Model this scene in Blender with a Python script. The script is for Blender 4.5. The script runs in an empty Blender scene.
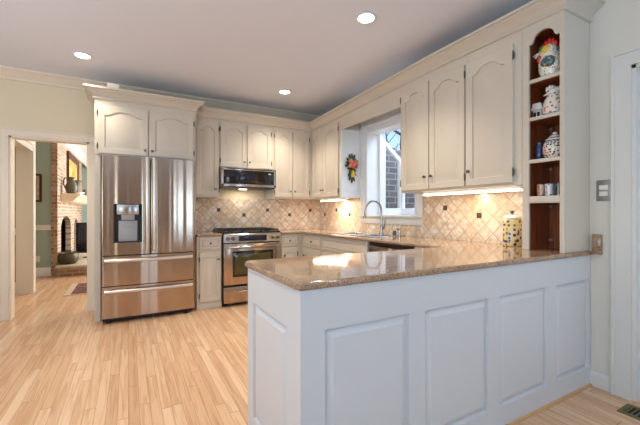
import bpy, bmesh, math, random
from mathutils import Vector, Matrix
random.seed(7)
scene = bpy.context.scene
COL = scene.collection

# ---------------------------------------------------------------- camera, sky, light, exposure
cam_d = bpy.data.cameras.new('camera'); cam = bpy.data.objects.new('camera', cam_d); COL.objects.link(cam)
cam.location = (0, 0, 1.176)
cam.rotation_euler = (math.radians(90), 0, math.radians(-29.15))
cam_d.sensor_width = 36; cam_d.lens = 343.35 / 640 * 36; cam_d.clip_start = 0.05
scene.camera = cam
vs = scene.view_settings
vs.view_transform = 'Standard'; vs.look = 'None'; vs.gamma = 1; vs.use_curve_mapping = False
vs.exposure = 1.0

world = bpy.data.worlds.new('sky'); scene.world = world; world.use_nodes = True
wn = world.node_tree.nodes; wl = world.node_tree.links
sky = wn.new('ShaderNodeTexSky'); sky.sky_type = 'NISHITA'; sky.sun_disc = False
sky.sun_elevation = math.radians(42); sky.sun_rotation = math.radians(200)
wl.new(sky.outputs[0], wn['Background'].inputs[0]); wn['Background'].inputs[1].default_value = 0.11

def area(name, loc, aim, sx, sy, power, color):
    d = bpy.data.lights.new(name, 'AREA'); d.shape = 'RECTANGLE'; d.size = sx; d.size_y = sy
    d.energy = power; d.color = color
    o = bpy.data.objects.new(name, d); COL.objects.link(o); o.location = loc
    o.rotation_euler = (Vector(aim) - Vector(loc)).to_track_quat('-Z', 'Y').to_euler()
    return o
DAY = (0.36, 0.64, 1.0)
area('daylight_rear_left', (-2.15, -3.60, 1.25), (-2.15, 0, 14), 1.5, 2.1, 44, DAY)
area('daylight_rear_middle', (.60, -3.60, 1.25), (.60, 0, 2.0), .42, 2.1, 6, DAY)
area('daylight_rear_right', (2.32, -3.60, 1.25), (2.32, 0, 14), .68, 2.1, 40, DAY)
area('fill_side_glazing', (-3.22, -0.6, 1.35), (0, -0.6, 7.0), 2.6, 1.6, 68, (0.56, 0.79, 1.0))  # fill lamp at the unseen left glazing, aimed up to brighten the ceiling
area('fill_added_window', (-3.22, 2.2, 1.35), (0, 2.6, 8.0), 1.5, 1.6, 26, (0.86, 0.93, 1.0))  # fill lamp behind an added left window, brightens the back wall
area('daylight_garden_window', (3.9, 3.0, 3.1), (2.9, 3.4, 1.6), 1.6, 1.2, 38, (0.74, 0.87, 1.0))
area('fill_family_room', (2.35, 9.3, 1.5), (-1, 9.3, 1.3), 3.0, 2.0, 135, (1.0, 0.97, 0.92))  # fill lamp added to brighten the far room, no window behind it
area('fill_side_room', (-3.9, 5.8, 1.6), (-2, 5.8, 1.2), 1.2, 1.6, 8, (1.0, 0.95, 0.90))  # lamp added in the side room, closed wall behind it

# ---------------------------------------------------------------- materials
def lin(c):
    return tuple((x / 255 / 12.92 if x / 255 <= .04045 else ((x / 255 + .055) / 1.055) ** 2.4) for x in c) + (1,)
def mat(name, rgb, rough=.5, metal=0, emit=None, estr=0, coat=0, spec=None, aniso=0):
    m = bpy.data.materials.new(name); m.use_nodes = True
    b = m.node_tree.nodes['Principled BSDF']
    b.inputs['Base Color'].default_value = lin(rgb); b.inputs['Roughness'].default_value = rough
    b.inputs['Metallic'].default_value = metal
    if coat: b.inputs['Coat Weight'].default_value = coat; b.inputs['Coat Roughness'].default_value = .08
    if spec is not None: b.inputs['Specular IOR Level'].default_value = spec
    if aniso: b.inputs['Anisotropic'].default_value = aniso
    if emit: b.inputs['Emission Color'].default_value = lin(emit); b.inputs['Emission Strength'].default_value = estr
    return m
def nt(m): return m.node_tree.nodes, m.node_tree.links, m.node_tree.nodes['Principled BSDF']
def N(m, t, **kw):
    n = m.node_tree.nodes.new(t)
    for k, v in kw.items():
        if k.startswith('i_'): n.inputs[k[2:].replace('_', ' ')].default_value = v
        else: setattr(n, k, v)
    return n
def ramp(m, stops, interp='LINEAR'):
    r = m.node_tree.nodes.new('ShaderNodeValToRGB'); cr = r.color_ramp; cr.interpolation = interp
    while len(cr.elements) < len(stops): cr.elements.new(0.5)
    for e, (p, c) in zip(cr.elements, stops): e.position = p; e.color = lin(c)
    return r
def wobble(m, scale=30, strength=.05, dist=.002):
    n, l, b = nt(m); tc = N(m, 'ShaderNodeTexCoord'); no = N(m, 'ShaderNodeTexNoise', i_Scale=scale, i_Detail=3.0)
    bu = N(m, 'ShaderNodeBump', i_Strength=strength, i_Distance=dist)
    l.new(tc.outputs['Object'], no.inputs['Vector']); l.new(no.outputs['Fac'], bu.inputs['Height']); l.new(bu.outputs[0], b.inputs['Normal'])
    return m

M = {}
M['cab'] = wobble(mat('cabinet_paint', (209, 197, 179), .32), 14, .06)
M['pen'] = wobble(mat('cabinet_paint_cool_lit', (211, 211, 211), .32), 14, .06)  # cabinet paint made cooler, bluish daylight put into the colour
M['trim'] = wobble(mat('trim_paint', (236, 221, 198), .35), 14, .05)
M['trim2'] = wobble(mat('trim_paint_right', (220, 215, 206), .35), 14, .05)
M['white'] = wobble(mat('window_paint', (240, 240, 240), .25), 14, .04)
M['wall'] = wobble(mat('wall_paint', (232, 216, 184), .7), 60, .08)
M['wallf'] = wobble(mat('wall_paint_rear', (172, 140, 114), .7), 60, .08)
M['wallr'] = wobble(mat('wall_paint_right', (222, 214, 200), .7), 60, .08)
M['ceil'] = wobble(mat('ceiling_paint', (230, 232, 240), .8), 60, .08)
M['tan'] = wobble(mat('tan_paint', (178, 146, 84), .7), 60, .08)
M['teal'] = wobble(mat('teal_paint', (164, 182, 174), .7), 60, .08)
M['black'] = mat('black_plastic', (14, 14, 16), .3)
M['iron'] = wobble(mat('cast_iron', (24, 22, 22), .55), 120, .2)
M['pewter'] = mat('pewter', (120, 112, 104), .35, 1)
M['darkpew'] = mat('dark_pewter', (96, 80, 68), .45, .5)
M['hingem'] = mat('hinge_metal', (96, 88, 78), .45, .7)
M['chrome'] = mat('brushed_nickel', (176, 172, 168), .22, 1)
M['plate'] = mat('plate_metal', (150, 146, 140), .4, .8)
M['outlet'] = mat('outlet_plastic', (232, 226, 212), .4)
M['glassdark'] = mat('dark_glass', (26, 18, 12), .06, 0, coat=.3)
M['ovenglass'] = mat('oven_glass', (70, 62, 22), .08, 0, coat=.5)
M['display'] = mat('display_glass', (30, 26, 44), .12)
M['lamp'] = mat('lamp_lens', (255, 250, 240), .4, 0, (255, 236, 205), 14)
M['strip'] = mat('strip_lens', (255, 250, 240), .4, 0, (255, 234, 205), 6)
M['rubber'] = mat('rubber', (34, 32, 32), .7)
M['grey'] = mat('grey_plastic', (168, 168, 170), .4)
M['darkgrey'] = mat('charcoal_plastic', (52, 44, 42), .4)
M['gold'] = mat('gilt_paint', (190, 158, 96), .4, .3)
M['red'] = mat('red_glaze', (196, 40, 26), .2, coat=.4)
M['yellow'] = mat('yellow_glaze', (226, 182, 52), .2, coat=.4)
M['green'] = mat('green_glaze', (58, 110, 70), .2, coat=.4)
M['leaf'] = mat('leaf_glaze', (52, 70, 36), .35)
M['whiteglaze'] = mat('white_glaze', (232, 228, 220), .18, coat=.4)
M['orange'] = mat('orange_glaze', (204, 92, 62), .25, coat=.3)
M['coral'] = mat('coral_glaze', (206, 120, 92), .3, coat=.3)
M['blackgl'] = mat('black_glaze', (20, 20, 24), .2, coat=.3)
M['bluegl'] = mat('blue_glaze', (62, 62, 96), .2, coat=.4)
M['stone'] = wobble(mat('hearth_stone', (196, 184, 160), .6), 20, .2)
M['pot'] = wobble(mat('pot_metal', (86, 74, 56), .5, .4), 40, .3)
M['pitcher'] = wobble(mat('pitcher_glaze', (88, 84, 68), .45), 25, .2)
M['darkbrick'] = mat('dark_brick', (44, 30, 22), .9)  # even dark brown for the insides of firebox and niche
M['bark'] = wobble(mat('bark', (92, 84, 78), .9), 20, .4)
M['ventm'] = mat('vent_metal', (118, 108, 72), .45, .6)
M['dark'] = mat('vent_shade_paint', (10, 9, 8), .8)  # shade inside the floor vent as a flat dark colour
M['rug_edge'] = wobble(mat('rug_border', (196, 176, 150), .95), 200, .5)

def steel(name, rgb, rough):
    m = mat(name, rgb, rough, 1, aniso=.85); n, l, b = nt(m)
    tc = N(m, 'ShaderNodeTexCoord'); mp = N(m, 'ShaderNodeMapping'); mp.inputs['Scale'].default_value = (1, 1, 120)
    no = N(m, 'ShaderNodeTexNoise', i_Scale=4.0, i_Detail=4.0)
    mr = N(m, 'ShaderNodeMapRange'); mr.inputs['To Min'].default_value = rough - .05; mr.inputs['To Max'].default_value = rough + .06
    l.new(tc.outputs['Object'], mp.inputs[0]); l.new(mp.outputs[0], no.inputs['Vector']); l.new(no.outputs['Fac'], mr.inputs[0]); l.new(mr.outputs[0], b.inputs['Roughness'])
    tg = N(m, 'ShaderNodeTangent', direction_type='RADIAL', axis='Z'); l.new(tg.outputs[0], b.inputs['Tangent']); b.inputs['Anisotropic Rotation'].default_value = .25
    return m
M['steel'] = steel('stainless_steel', (184, 161, 140), .165)
M['steel2'] = steel('stainless_trim', (190, 182, 172), .2)
M['bar'] = mat('handle_steel', (222, 218, 212), .36, 1)
M['sinksteel'] = steel('sink_steel', (200, 200, 200), .25)

def wood_floor():
    m = mat('oak_boards', (210, 165, 115), .27); n, l, b = nt(m)
    tc = N(m, 'ShaderNodeTexCoord'); sx = N(m, 'ShaderNodeSeparateXYZ'); l.new(tc.outputs['Object'], sx.inputs[0])
    def mth(op, a, bb=None):
        k = N(m, 'ShaderNodeMath', operation=op)
        for i, v in enumerate((a, bb)):
            if v is None: continue
            if isinstance(v, (int, float)): k.inputs[i].default_value = v
            else: l.new(v, k.inputs[i])
        return k.outputs[0]
    px = mth('DIVIDE', sx.outputs[0], .0575); ix = mth('FLOOR', px); fx = mth('FRACT', px)
    w1 = N(m, 'ShaderNodeTexWhiteNoise', noise_dimensions='1D'); l.new(ix, w1.inputs['W'])
    py = mth('DIVIDE', mth('ADD', sx.outputs[1], mth('MULTIPLY', w1.outputs['Value'], 7.3)), 1.15)
    iy = mth('FLOOR', py); fy = mth('FRACT', py)
    cv = N(m, 'ShaderNodeCombineXYZ'); l.new(ix, cv.inputs[0]); l.new(iy, cv.inputs[1])
    w2 = N(m, 'ShaderNodeTexWhiteNoise', noise_dimensions='2D'); l.new(cv.outputs[0], w2.inputs['Vector'])
    base = ramp(m, [(0, (210, 168, 130)), (.3, (217, 177, 138)), (.7, (222, 184, 146)), (1, (228, 193, 157))])
    l.new(w2.outputs['Value'], base.inputs[0])
    gv = N(m, 'ShaderNodeCombineXYZ'); l.new(mth('MULTIPLY', sx.outputs[0], 26), gv.inputs[0])
    l.new(mth('ADD', mth('MULTIPLY', sx.outputs[1], 1.3), mth('MULTIPLY', w2.outputs['Value'], 31)), gv.inputs[1]); l.new(w2.outputs['Value'], gv.inputs[2])
    gr = N(m, 'ShaderNodeTexNoise', i_Scale=1.6, i_Detail=5.0, i_Distortion=.8); l.new(gv.outputs[0], gr.inputs['Vector'])
    gc = ramp(m, [(.3, (226, 206, 186)), (.55, (255, 255, 255)), (.8, (255, 250, 242))]); l.new(gr.outputs['Fac'], gc.inputs[0])
    mx = N(m, 'ShaderNodeMix', data_type='RGBA', blend_type='MULTIPLY'); mx.inputs[0].default_value = .8
    l.new(base.outputs[0], mx.inputs[6]); l.new(gc.outputs[0], mx.inputs[7])
    ex = mth('MINIMUM', fx, mth('SUBTRACT', 1, fx)); ey = mth('MINIMUM', fy, mth('SUBTRACT', 1, fy))
    seam = mth('MULTIPLY', mth('GREATER_THAN', ex, .015), mth('GREATER_THAN', ey, .0015))
    m2 = N(m, 'ShaderNodeMix', data_type='RGBA'); m2.inputs[6].default_value = lin((150, 104, 66)); l.new(seam, m2.inputs[0]); l.new(mx.outputs[2], m2.inputs[7])
    l.new(m2.outputs[2], b.inputs['Base Color'])
    return m
M['floor'] = wood_floor()

def granite():
    m = mat('granite', (170, 140, 110), .07, coat=.2); n, l, b = nt(m)
    tc = N(m, 'ShaderNodeTexCoord')
    v = N(m, 'ShaderNodeTexVoronoi', i_Scale=260.0); l.new(tc.outputs['Object'], v.inputs['Vector'])
    s = N(m, 'ShaderNodeSeparateColor'); l.new(v.outputs['Color'], s.inputs[0])
    r = ramp(m, [(0, (104, 86, 76)), (.15, (150, 122, 100)), (.45, (178, 150, 126)), (.75, (188, 162, 138)), (1, (206, 186, 166))]); l.new(s.outputs[0], r.inputs[0])
    no = N(m, 'ShaderNodeTexNoise', i_Scale=9.0, i_Detail=4.0); l.new(tc.outputs['Object'], no.inputs['Vector'])
    r2 = ramp(m, [(.3, (214, 200, 186)), (.7, (255, 246, 232))]); l.new(no.outputs['Fac'], r2.inputs[0])
    mx = N(m, 'ShaderNodeMix', data_type='RGBA', blend_type='MULTIPLY'); mx.inputs[0].default_value = 1
    l.new(r.outputs[0], mx.inputs[6]); l.new(r2.outputs[0], mx.inputs[7]); l.new(mx.outputs[2], b.inputs['Base Color'])
    return m
M['granite'] = granite()

def brickmat(name, cols, mortar, w, h, ms, plane, rot=0, off=.5, rough=.8, origin=(0, 0), bump=.4):
    """plane: which two object axes carry the courses."""
    m = mat(name, cols[0], rough); n, l, b = nt(m)
    tc = N(m, 'ShaderNodeTexCoord'); s = N(m, 'ShaderNodeSeparateXYZ'); c = N(m, 'ShaderNodeCombineXYZ')
    l.new(tc.outputs['Object'], s.inputs[0]); l.new(s.outputs['XYZ'.index(plane[0])], c.inputs[0]); l.new(s.outputs['XYZ'.index(plane[1])], c.inputs[1])
    sub = N(m, 'ShaderNodeVectorMath', operation='SUBTRACT'); sub.inputs[1].default_value = (origin[0], origin[1], 0); l.new(c.outputs[0], sub.inputs[0])
    mp = N(m, 'ShaderNodeMapping'); mp.inputs['Rotation'].default_value = (0, 0, rot); l.new(sub.outputs[0], mp.inputs[0])
    br = N(m, 'ShaderNodeTexBrick', offset=off); br.inputs['Scale'].default_value = 1; br.inputs['Brick Width'].default_value = w; br.inputs['Row Height'].default_value = h
    br.inputs['Mortar Size'].default_value = ms; br.inputs['Mortar Smooth'].default_value = .2; br.inputs['Bias'].default_value = 0
    br.inputs['Color1'].default_value = (0, 0, 0, 1); br.inputs['Color2'].default_value = (1, 1, 1, 1); br.inputs['Mortar'].default_value = (.5, .5, .5, 1)
    l.new(mp.outputs[0], br.inputs['Vector'])
    k = len(cols); r = ramp(m, [(i / (k - 1), cc) for i, cc in enumerate(cols)]); l.new(br.outputs['Color'], r.inputs[0])
    no = N(m, 'ShaderNodeTexNoise', i_Scale=24.0, i_Detail=4.0); l.new(tc.outputs['Object'], no.inputs['Vector'])
    r2 = ramp(m, [(.25, (205, 196, 186)), (.7, (255, 255, 255))]); l.new(no.outputs['Fac'], r2.inputs[0])
    mx = N(m, 'ShaderNodeMix', data_type='RGBA', blend_type='MULTIPLY'); mx.inputs[0].default_value = 1; l.new(r.outputs[0], mx.inputs[6]); l.new(r2.outputs[0], mx.inputs[7])
    m2 = N(m, 'ShaderNodeMix', data_type='RGBA'); l.new(br.outputs['Fac'], m2.inputs[0]); l.new(mx.outputs[2], m2.inputs[6]); m2.inputs[7].default_value = lin(mortar)
    l.new(m2.outputs[2], b.inputs['Base Color'])
    inv = N(m, 'ShaderNodeMath', operation='SUBTRACT'); inv.inputs[0].default_value = 1; l.new(br.outputs['Fac'], inv.inputs[1])
    bu = N(m, 'ShaderNodeBump', i_Strength=bump, i_Distance=.003); l.new(inv.outputs[0], bu.inputs['Height']); l.new(bu.outputs[0], b.inputs['Normal'])
    return m
TD = .146; TS = TD / math.sqrt(2)
tilec = [(236, 208, 178), (246, 228, 204), (252, 242, 226), (240, 216, 188)]
M['tile_back'] = brickmat('travertine_back', tilec, (200, 168, 136), TS, TS, .0045, 'XZ', math.radians(45), 0, .4, (1.113, 1.213))
M['tile_right'] = brickmat('travertine_right', tilec, (200, 168, 136), TS, TS, .0045, 'YZ', math.radians(45), 0, .4, (4.415, 1.213))
brk = [(146, 112, 94), (170, 140, 120), (192, 170, 152), (156, 124, 104), (208, 192, 176)]
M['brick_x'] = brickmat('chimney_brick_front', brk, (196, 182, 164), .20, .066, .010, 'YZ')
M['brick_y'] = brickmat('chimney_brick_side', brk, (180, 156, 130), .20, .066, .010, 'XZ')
M['brick_out'] = brickmat('outdoor_brick', [(84, 84, 92), (100, 96, 102), (112, 104, 106), (90, 88, 96)], (134, 138, 148), .25, .088, .009, 'XZ')

def voro_pattern(name, base, blobs, scale, thr=.36, rough=.2):
    m = mat(name, base, rough, coat=.4); n, l, b = nt(m)
    tc = N(m, 'ShaderNodeTexCoord'); v = N(m, 'ShaderNodeTexVoronoi', i_Scale=scale, i_Randomness=.7); l.new(tc.outputs['Object'], v.inputs['Vector'])
    s = N(m, 'ShaderNodeSeparateColor'); l.new(v.outputs['Color'], s.inputs[0])
    k = len(blobs); r = ramp(m, [(i / k, c) for i, c in enumerate(blobs)], 'CONSTANT'); l.new(s.outputs[0], r.inputs[0])
    lt = N(m, 'ShaderNodeMath', operation='LESS_THAN'); lt.inputs[1].default_value = thr; l.new(v.outputs['Distance'], lt.inputs[0])
    mx = N(m, 'ShaderNodeMix', data_type='RGBA'); l.new(lt.outputs[0], mx.inputs[0]); mx.inputs[6].default_value = lin(base); l.new(r.outputs[0], mx.inputs[7])
    l.new(mx.outputs[2], b.inputs['Base Color']); return m
M['pat_canister'] = voro_pattern('flowered_yellow_glaze', (210, 190, 134), [(52, 48, 110), (70, 60, 130), (40, 38, 70), (120, 90, 40)], 34, .42)
M['pat_jar'] = voro_pattern('dotted_white_glaze', (222, 214, 198), [(60, 72, 110), (190, 110, 60), (70, 96, 110), (60, 60, 90)], 60, .40)
M['pat_rooster'] = voro_pattern('speckled_cream_glaze', (232, 226, 206), [(60, 50, 46), (206, 196, 160), (70, 80, 70)], 75, .3)
M['pat_wing'] = voro_pattern('wing_glaze', (60, 84, 92), [(70, 140, 110), (210, 130, 70), (60, 100, 160), (150, 180, 90)], 60, .42)
M['pat_hen'] = voro_pattern('flowered_white_glaze', (228, 222, 210), [(214, 110, 60), (200, 90, 70), (220, 214, 200), (120, 120, 120)], 46, .36)
M['pat_mug1'] = voro_pattern('mug_glaze_orange', (196, 150, 120), [(70, 70, 120), (210, 120, 80)], 55, .42)
M['pat_mug2'] = voro_pattern('mug_glaze_blue', (216, 212, 208), [(52, 58, 110), (60, 60, 90)], 55, .38)
M['pat_mug3'] = voro_pattern('mug_glaze_dark', (42, 46, 44), [(190, 190, 170), (60, 90, 70)], 50, .3)
M['rug'] = voro_pattern('woven_rug', (112, 66, 50), [(60, 44, 46), (150, 96, 70), (84, 50, 46), (130, 84, 66)], 16, .5, .95)
M['rug'].node_tree.nodes['Principled BSDF'].inputs['Coat Weight'].default_value = 0

def cherry():
    m = mat('stained_wood', (110, 52, 26), .35); n, l, b = nt(m)
    tc = N(m, 'ShaderNodeTexCoord'); mp = N(m, 'ShaderNodeMapping'); mp.inputs['Scale'].default_value = (14, 14, 1.2); no = N(m, 'ShaderNodeTexNoise', i_Scale=3.0, i_Detail=5.0, i_Distortion=.6)
    l.new(tc.outputs['Object'], mp.inputs[0]); l.new(mp.outputs[0], no.inputs['Vector'])
    r = ramp(m, [(.3, (112, 50, 22)), (.5, (146, 74, 34)), (.7, (168, 92, 44))]); l.new(no.outputs['Fac'], r.inputs[0]); l.new(r.outputs[0], b.inputs['Base Color'])
    return m
M['cherry'] = cherry()
def painting(name, cols, sc):
    m = mat(name, cols[0], .5); n, l, b = nt(m); tc = N(m, 'ShaderNodeTexCoord'); no = N(m, 'ShaderNodeTexNoise', i_Scale=sc, i_Detail=3.0)
    l.new(tc.outputs['Object'], no.inputs['Vector']); r = ramp(m, [(.25 + .5 * i / (len(cols) - 1), c) for i, c in enumerate(cols)]); l.new(no.outputs['Fac'], r.inputs[0]); l.new(r.outputs[0], b.inputs['Base Color']); return m
M['art'] = painting('golden_painting', [(120, 92, 40), (206, 168, 84), (226, 196, 120)], 5)
M['art2'] = painting('pale_print', [(206, 196, 180), (176, 158, 140), (222, 214, 202)], 14)
M['frame'] = wobble(mat('frame_wood', (74, 38, 22), .4), 30, .2)
M['lawn'] = wobble(mat('lawn', (86, 104, 58), .95), 40, .5)
gl = bpy.data.materials.new('window_glass'); gl.use_nodes = True
_n, _l = gl.node_tree.nodes, gl.node_tree.links
_b = _n['Principled BSDF']; _b.inputs['Base Color'].default_value = (1, 1, 1, 1); _b.inputs['Roughness'].default_value = 0; _b.inputs['IOR'].default_value = 1.45
_t = _n.new('ShaderNodeBsdfTransparent'); _g = _n.new('ShaderNodeBsdfGlossy'); _g.inputs['Roughness'].default_value = .02
_mx = _n.new('ShaderNodeMixShader')
_mx.inputs[0].default_value = .05; _l.new(_t.outputs[0], _mx.inputs[1]); _l.new(_g.outputs[0], _mx.inputs[2]); _l.new(_mx.outputs[0], _n['Material Output'].inputs[0])
M['glass'] = gl

# ---------------------------------------------------------------- mesh helpers
class MB:
    def __init__(s): s.bm = bmesh.new(); s.mi = 0
    def face(s, vs):
        try: f = s.bm.faces.new(vs); f.material_index = s.mi; return f
        except ValueError: return None
    def box(s, x0, x1, y0, y1, z0, z1, bev=0, seg=2):
        v = [s.bm.verts.new((x, y, z)) for z in (z0, z1) for y in (y0, y1) for x in (x0, x1)]
        fs = [s.face([v[i] for i in q]) for q in ((0, 2, 3, 1), (4, 5, 7, 6), (0, 1, 5, 4), (2, 6, 7, 3), (0, 4, 6, 2), (1, 3, 7, 5))]
        if bev:
            es = list({e for f in fs for e in f.edges})
            bmesh.ops.bevel(s.bm, geom=es, offset=bev, segments=seg, profile=.5, affect='EDGES')
        return s
    def rings(s, rings, cap0=True, cap1=True, closed=False):
        R = [[s.bm.verts.new(p) for p in r] for r in rings]; n = len(R[0])
        pairs = list(zip(R[:-1], R[1:])) + ([(R[-1], R[0])] if closed else [])
        for a, b in pairs:
            for i in range(n): s.face([a[i], a[(i + 1) % n], b[(i + 1) % n], b[i]])
        if not closed:
            if cap0: s.face(R[0][::-1])
            if cap1: s.face(R[-1])
        return s
    def prism(s, pts, plane, a0, a1):
        def P(p, a): return {'xz': (p[0], a, p[1]), 'yz': (a, p[0], p[1]), 'xy': (p[0], p[1], a)}[plane]
        return s.rings([[P(p, a0) for p in pts], [P(p, a1) for p in pts]])
    def lathe(s, c, prof, n=24, axis='z', cap=True):
        rs = []
        for r, z in prof:
            ring = []
            for i in range(n):
                a = 2 * math.pi * i / n; x, y = r * math.cos(a), r * math.sin(a)
                p = {'z': (x, y, z), 'x': (z, x, y), 'y': (x, z, y)}[axis]
                ring.append((c[0] + p[0], c[1] + p[1], c[2] + p[2]))
            rs.append(ring)
        return s.rings(rs, cap, cap)
    def tube(s, pts, r, n=10, closed=False):
        pts = [Vector(p) for p in pts]; k = len(pts); rr = r if isinstance(r, (list, tuple)) else [r] * k
        t0 = (pts[1] - pts[0]).normalized(); up = Vector((0, 0, 1)) if abs(t0.z) < .9 else Vector((1, 0, 0)); nrm = t0.cross(up).normalized(); rs = []
        for i, p in enumerate(pts):
            a = pts[(i - 1) % k] if (i or closed) else p; b = pts[(i + 1) % k] if (i < k - 1 or closed) else p
            t = (b - a).normalized(); nrm = (nrm - t * nrm.dot(t)).normalized(); bi = t.cross(nrm)
            rs.append([p + (nrm * math.cos(2 * math.pi * j / n) + bi * math.sin(2 * math.pi * j / n)) * rr[i] for j in range(n)])
        return s.rings(rs, closed=closed)
    def ell(s, c, r, n=20, m=12, rot=None):
        rs = []
        for j in range(m + 1):
            a = math.pi * (j + .0) / m; a = min(max(a, .03), math.pi - .03); ring = []
            for i in range(n):
                b = 2 * math.pi * i / n; p = Vector((r[0] * math.sin(a) * math.cos(b), r[1] * math.sin(a) * math.sin(b), -r[2] * math.cos(a)))
                if rot: p = rot @ p
                ring.append(Vector(c) + p)
            rs.append(ring)
        return s.rings(rs)
    def sweep(s, path, prof, side=1, lift=None):
        """path in XY, prof list of (outward, z), mitred corners"""
        P = [Vector((p[0], p[1])) for p in path]; nrm = []
        for a, b in zip(P[:-1], P[1:]):
            d = (b - a).normalized(); nrm.append(Vector((d.y, -d.x)) * side)
        rs = []
        for i, p in enumerate(P):
            if i == 0: m = nrm[0]
            elif i == len(P) - 1: m = nrm[-1]
            else: m = (nrm[i - 1] + nrm[i]); m = m / (1 + nrm[i - 1].dot(nrm[i]))
            rs.append([(p.x + m.x * o, p.y + m.y * o, z + (lift[i] if lift else 0)) for o, z in prof])
        return s.rings(rs)
    def cells(s, xs, ys, filled, z0, z1):
        vt = {}
        def V(i, j, z):
            k = (i, j, z)
            if k not in vt: vt[k] = s.bm.verts.new((xs[i], ys[j], z))
            return vt[k]
        for (i, j) in filled:
            s.face([V(i, j, z1), V(i + 1, j, z1), V(i + 1, j + 1, z1), V(i, j + 1, z1)])
            s.face([V(i, j, z0), V(i, j + 1, z0), V(i + 1, j + 1, z0), V(i + 1, j, z0)])
            for (di, dj, a, b) in ((-1, 0, (i, j + 1), (i, j)), (1, 0, (i + 1, j), (i + 1, j + 1)), (0, -1, (i, j), (i + 1, j)), (0, 1, (i + 1, j + 1), (i, j + 1))):
                if (i + di, j + dj) not in filled:
                    s.face([V(*a, z0), V(*b, z0), V(*b, z1), V(*a, z1)])
        return s

LOC = {}
def build(mb, name, mats, parent=None, loc=None, smooth=30, bevel=0, bseg=2, recalc=True):
    if not isinstance(mats, (list, tuple)): mats = [mats]
    if parent is not None: o_loc = LOC[parent.name]
    else: o_loc = Vector(loc) if loc else Vector((0, 0, 0))
    bm = mb.bm
    if recalc: bmesh.ops.recalc_face_normals(bm, faces=bm.faces[:])
    bmesh.ops.translate(bm, verts=bm.verts[:], vec=-o_loc)
    me = bpy.data.meshes.new(name); bm.to_mesh(me); bm.free()
    for m in mats: me.materials.append(m if not isinstance(m, str) else M[m])
    if smooth:
        for p in me.polygons: p.use_smooth = True
        me.set_sharp_from_angle(angle=math.radians(smooth))
    o = bpy.data.objects.new(name, me); COL.objects.link(o)
    if parent is not None: o.parent = parent
    else: o.location = o_loc
    LOC[o.name] = o_loc
    if bevel:
        b = o.modifiers.new('bevel', 'BEVEL'); b.width = bevel; b.segments = bseg; b.limit_method = 'ANGLE'; b.angle_limit = math.radians(40); b.harden_normals = False
    return o
def thing(name, label, cat, loc, group=None):
    o = bpy.data.objects.new(name, None); o.empty_display_size = .05; COL.objects.link(o); o.location = loc; LOC[o.name] = Vector(loc)
    return tag(o, label, cat, group)
def tag(o, label, cat, group=None):
    o['label'] = label; o['category'] = cat
    if group: o['group'] = group
    return o
def struct(mb, name, mats, **kw):
    o = build(mb, name, mats, **kw)
    if o.parent is None: o['kind'] = 'structure'
    return o
def copy_thing(src, loc, label):
    r = src.copy(); COL.objects.link(r); r.location = loc; r['label'] = label; LOC[r.name] = Vector(loc)
    for ch in list(src.children):
        c = ch.copy(); COL.objects.link(c); c.parent = r
        for g in list(ch.children):
            d = g.copy(); COL.objects.link(d); d.parent = c
    return r

X, Y, Z = Vector((1, 0, 0)), Vector((0, 1, 0)), Vector((0, 0, 1))
def ring2(x0, x1, z0, z1, arch, K=20):
    pts = [(x0, z0), (x1, z0)]
    for i in range(K + 1):
        s = 1 - 2 * i / K
        sh = .5 * (1 + math.cos(math.pi * min(1, abs(s) / .88) ** 1.55))
        pts.append((x0 + (x1 - x0) * (s + 1) / 2, z1 - arch + arch * sh))
    return pts
def panel_door(o, W, n, w, h, arch=0, t=.02, ml=.055, mr=.055, mb_=.055, mt=.06, edge=.003, bev=.028, dep=.012):
    """raised-panel slab: o = lower-left back corner, W = width direction, n = outward"""
    o, W, n = Vector(o), Vector(W), Vector(n)
    def R(l, r, b, tt, a, d): return [o + W * u + Z * v + n * d for u, v in ring2(l, w - r, b, h - tt, a)]
    m = MB()
    rs = [R(0, 0, 0, 0, 0, 0)]
    if edge: rs += [R(0, 0, 0, 0, 0, t - edge), R(edge, edge, edge, edge, 0, t)]
    else: rs += [R(0, 0, 0, 0, 0, t)]
    for i, d in ((0, t), (.004, t - dep), (.009, t - dep), (.009 + bev, t - .001)):
        rs.append(R(ml + i, mr + i, mb_ + i, mt + i, arch, d))
    m.rings(rs); return m
def knob(p, n, parent, r=.014):
    n = Vector(n); ax = 'x' if abs(n.x) > .5 else 'y'; sg = n.x + n.y
    prof = [(.006, 0), (.0055, .012), (r * .9, .016), (r, .021), (r * .85, .027), (r * .3, .03)]
    build(MB().lathe(p, [(a, b * sg) for a, b in prof], 14, ax), 'knob', 'pewter', parent)
def hinge(p, W, n, parent, h=.052):
    p, W, n = Vector(p), Vector(W), Vector(n); m = MB()
    a = p + n * .003
    m.tube([a - Z * h / 2, a + Z * h / 2], .0055, 8)
    m.ell(a + Z * (h / 2 + .004), (.004, .004, .006), 8, 6); m.ell(a - Z * (h / 2 + .004), (.004, .004, .006), 8, 6)
    q = [p + W * s * .009 + Z * z * h * .36 + n * d for d in (-.001, .0022) for s, z in ((-1, -1), (1, -1), (1, 1), (-1, 1))]
    m.rings([q[:4], q[4:]])
    build(m, 'hinge', 'hingem', parent)
def door(parent, o, W, n, w, h, arch, hinge_side=None, knob_at=None, name='door', **kw):
    d = build(panel_door(o, W, n, w, h, arch, **kw), name, 'cab', parent, smooth=25)
    o, W, n = Vector(o), Vector(W), Vector(n); t = kw.get('t', .02)
    if hinge_side is not None:
        u = -.004 if hinge_side == 'l' else w + .004
        for z in (.075, h - .085): hinge(o + W * u + Z * min(max(z, .05), h - .05) + n * t * .8, W, n, d)
    if knob_at: knob(o + W * knob_at[0] + Z * knob_at[1] + n * t, n, d)
    return d

XR, YB, CEIL = 2.76, 4.95, 2.74
CT = .915
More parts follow.
